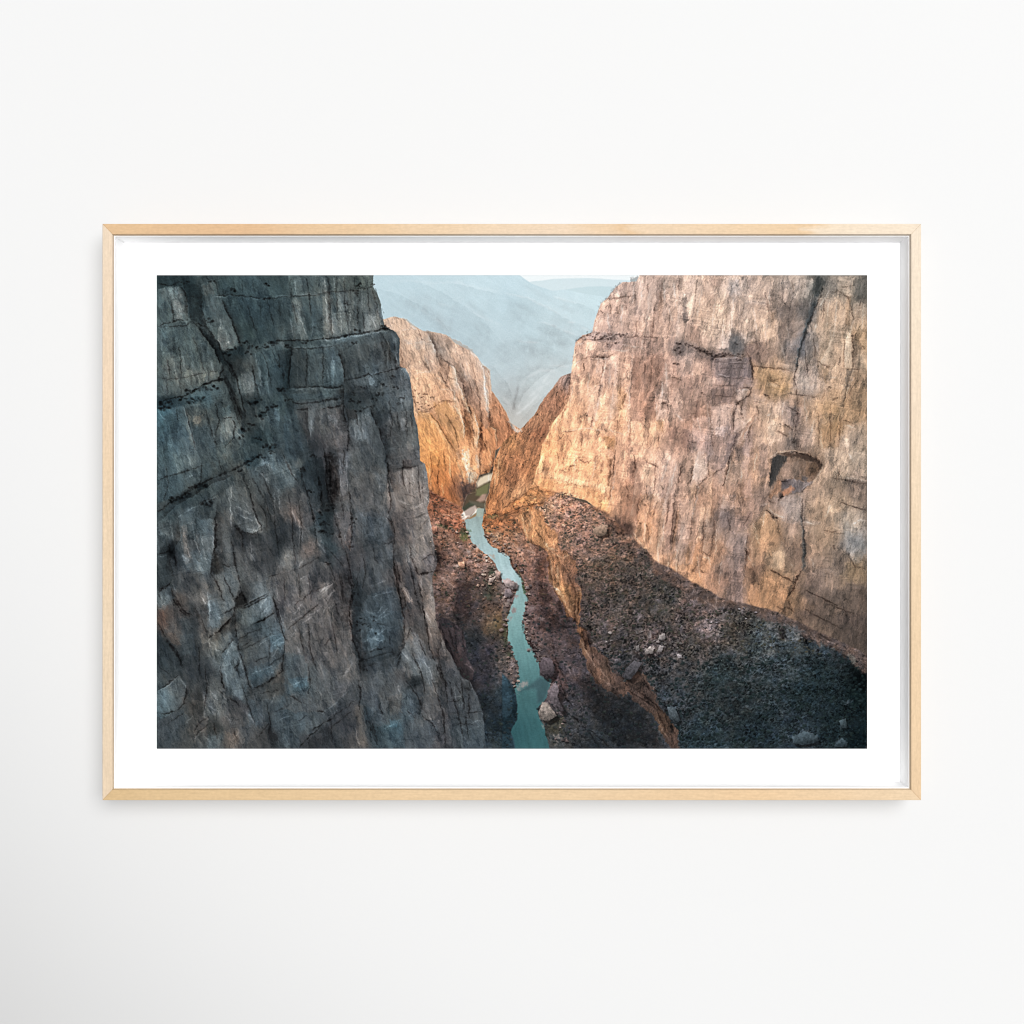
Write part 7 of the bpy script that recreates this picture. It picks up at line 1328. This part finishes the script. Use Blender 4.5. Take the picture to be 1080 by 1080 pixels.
sp_m, nt, bs, nn, ln = new_mat('white_spacer_card')
bs.inputs['Base Color'].default_value = (SPACER_A, SPACER_A, SPACER_A*1.005, 1); bs.inputs['Roughness'].default_value = .7
bs.inputs['Specular IOR Level'].default_value = .1
for s in 'tblr':
    frame_part('spacer', sp_m, root, IX-.0004, IZ-.0004, IX-.0014, IZ-.0014, YL+.0001, YM-.0002, s, -.0)

mat_m, nt, bs, nn, ln = new_mat('white_mat_board')
bs.inputs['Base Color'].default_value = (.95, .95, .95, 1); bs.inputs['Roughness'].default_value = .9
bs.inputs['Specular IOR Level'].default_value = .05
tc = nn('ShaderNodeTexCoord'); nz = nn('ShaderNodeTexNoise'); bp = nn('ShaderNodeBump')
nz.inputs['Scale'].default_value = 1500; bp.inputs['Strength'].default_value = .05; bp.inputs['Distance'].default_value = .0005
ln(tc.outputs['Object'], nz.inputs['Vector']); ln(nz.outputs['Fac'], bp.inputs['Height']); ln(bp.outputs['Normal'], bs.inputs['Normal'])
PX0, PX1 = (165-CX)*MM*KM, (914.6-CX)*MM*KM
PZ1, PZ0 = (CY-290.2)*MM*KM, (CY-789.8)*MM*KM
mx, mz = IX-.0004, IZ-.0004
# mat board with its window cut-out
yb = YM+.0005
v = []
for y in (YM, yb):
    v += [(-mx,y,-mz),(mx,y,-mz),(mx,y,mz),(-mx,y,mz),(PX0,y,PZ0),(PX1,y,PZ0),(PX1,y,PZ1),(PX0,y,PZ1)]
f = []
for k in range(4):
    j = (k+1) % 4
    f += [(k, j, 4+j, 4+k), (8+j, 8+k, 12+k, 12+j), (4+k, 4+j, 12+j, 12+k), (k, 8+k, 8+j, j)]
mesh_obj('mat', v, f, mat_m, root)

# the print: a sheet of paper behind the window of the mat
img = bpy.data.images.new('canyon_print', PW, PH, alpha=False)
px = np.ones((PH, PW, 4), F32)
px[..., :3] = PC.c[::-1]
img.pixels.foreach_set(px.ravel())
img.update(); img.pack()
pm, nt, bs, nn, ln = new_mat('printed_paper')
ti = nn('ShaderNodeTexImage'); ti.image = img; ti.extension = 'EXTEND'; ti.interpolation = 'Linear'
sc_ = nn('ShaderNodeVectorMath'); sc_.operation = 'SCALE'; sc_.inputs['Scale'].default_value = PRINT_K
ln(ti.outputs['Color'], sc_.inputs[0]); ln(sc_.outputs['Vector'], bs.inputs['Base Color'])
bs.inputs['Roughness'].default_value = .8; bs.inputs['Specular IOR Level'].default_value = 0.0
e = .004                    # the sheet runs a little under the mat
ux, uz = e/(PX1-PX0), e/(PZ1-PZ0)
yp = YM+.0006
paper = mesh_obj('print', [(PX0-e,yp,PZ0-e),(PX1+e,yp,PZ0-e),(PX1+e,yp,PZ1+e),(PX0-e,yp,PZ1+e),
                           (PX0-e,yp+.0003,PZ0-e),(PX1+e,yp+.0003,PZ0-e),(PX1+e,yp+.0003,PZ1+e),(PX0-e,yp+.0003,PZ1+e)],
                 [(0,1,2,3),(5,4,7,6),(4,5,1,0),(3,2,6,7),(4,0,3,7),(1,5,6,2)], pm, root,
                 uvs=[(-ux,-uz),(1+ux,-uz),(1+ux,1+uz),(-ux,1+uz)] + [(0,0)]*20)
paper['label'] = 'colour photograph of a turquoise river between tall canyon cliffs'

bk_m, nt, bs, nn, ln = new_mat('backing_board')
bs.inputs['Base Color'].default_value = (.35, .27, .19, 1); bs.inputs['Roughness'].default_value = .9
def box(name, x, z, y0, y1, mat, parent):
    return mesh_obj(name, [(-x,y0,-z),(x,y0,-z),(x,y0,z),(-x,y0,z),(-x,y1,-z),(x,y1,-z),(x,y1,z),(-x,y1,z)],
                    [(0,1,2,3),(5,4,7,6),(4,5,1,0),(3,2,6,7),(4,0,3,7),(1,5,6,2)], mat, parent)
box('backing_board', IX-.0004, IZ-.0004, yp+.0006, yp+.0032, bk_m, root)

# ------------------------------------------------------------------ light: one soft lamp up on the right, an added front spot, an even white room
wd = bpy.data.worlds.new('World'); sc.world = wd; wd.use_nodes = True
bg = wd.node_tree.nodes['Background']
bg.inputs['Color'].default_value = (.985, .992, 1, 1); bg.inputs['Strength'].default_value = AMBIENT
def lamp(name, kind, loc, aim, **kw):
    l = bpy.data.lights.new(name, kind)
    for k, v in kw.items(): setattr(l, k, v)
    o = link(bpy.data.objects.new(name, l)); o.location = loc
    o.rotation_euler = (Vector(aim) - o.location).to_track_quat('-Z', 'Y').to_euler()
    return o
# a big soft lamp up on the right throws the frame's shadow; an added spot in front brightens the wall, its cone shaped to grey the lower left
lamp('soft_lamp', 'AREA', KEY_P, (0,0,0), shape='DISK', size=KEY_SIZE, energy=KEY_W, color=(1, .995, .985))
lamp('added_wash_spot', 'SPOT', SPOT_P, SPOT_AIM, energy=SPOT_W, spot_size=math.radians(SPOT_DEG), spot_blend=SPOT_BLEND, shadow_soft_size=SPOT_R, color=(.995, .998, 1))

cam = bpy.data.cameras.new('camera'); cam.sensor_width = 36; cam.lens = 36*D/1.08; cam.clip_end = 50
co = link(bpy.data.objects.new('camera', cam))
co.location = ((540-CX)*MM, YF-D, 0); co.rotation_euler = (math.pi/2, 0, 0)
sc.camera = co
sc.render.engine = 'CYCLES'
sc.cycles.use_denoising = True
sc.cycles.filter_width = 1.0
sc.view_settings.view_transform = 'Standard'; sc.view_settings.look = 'None'
sc.view_settings.exposure = 0; sc.view_settings.gamma = 1; sc.view_settings.use_curve_mapping = False
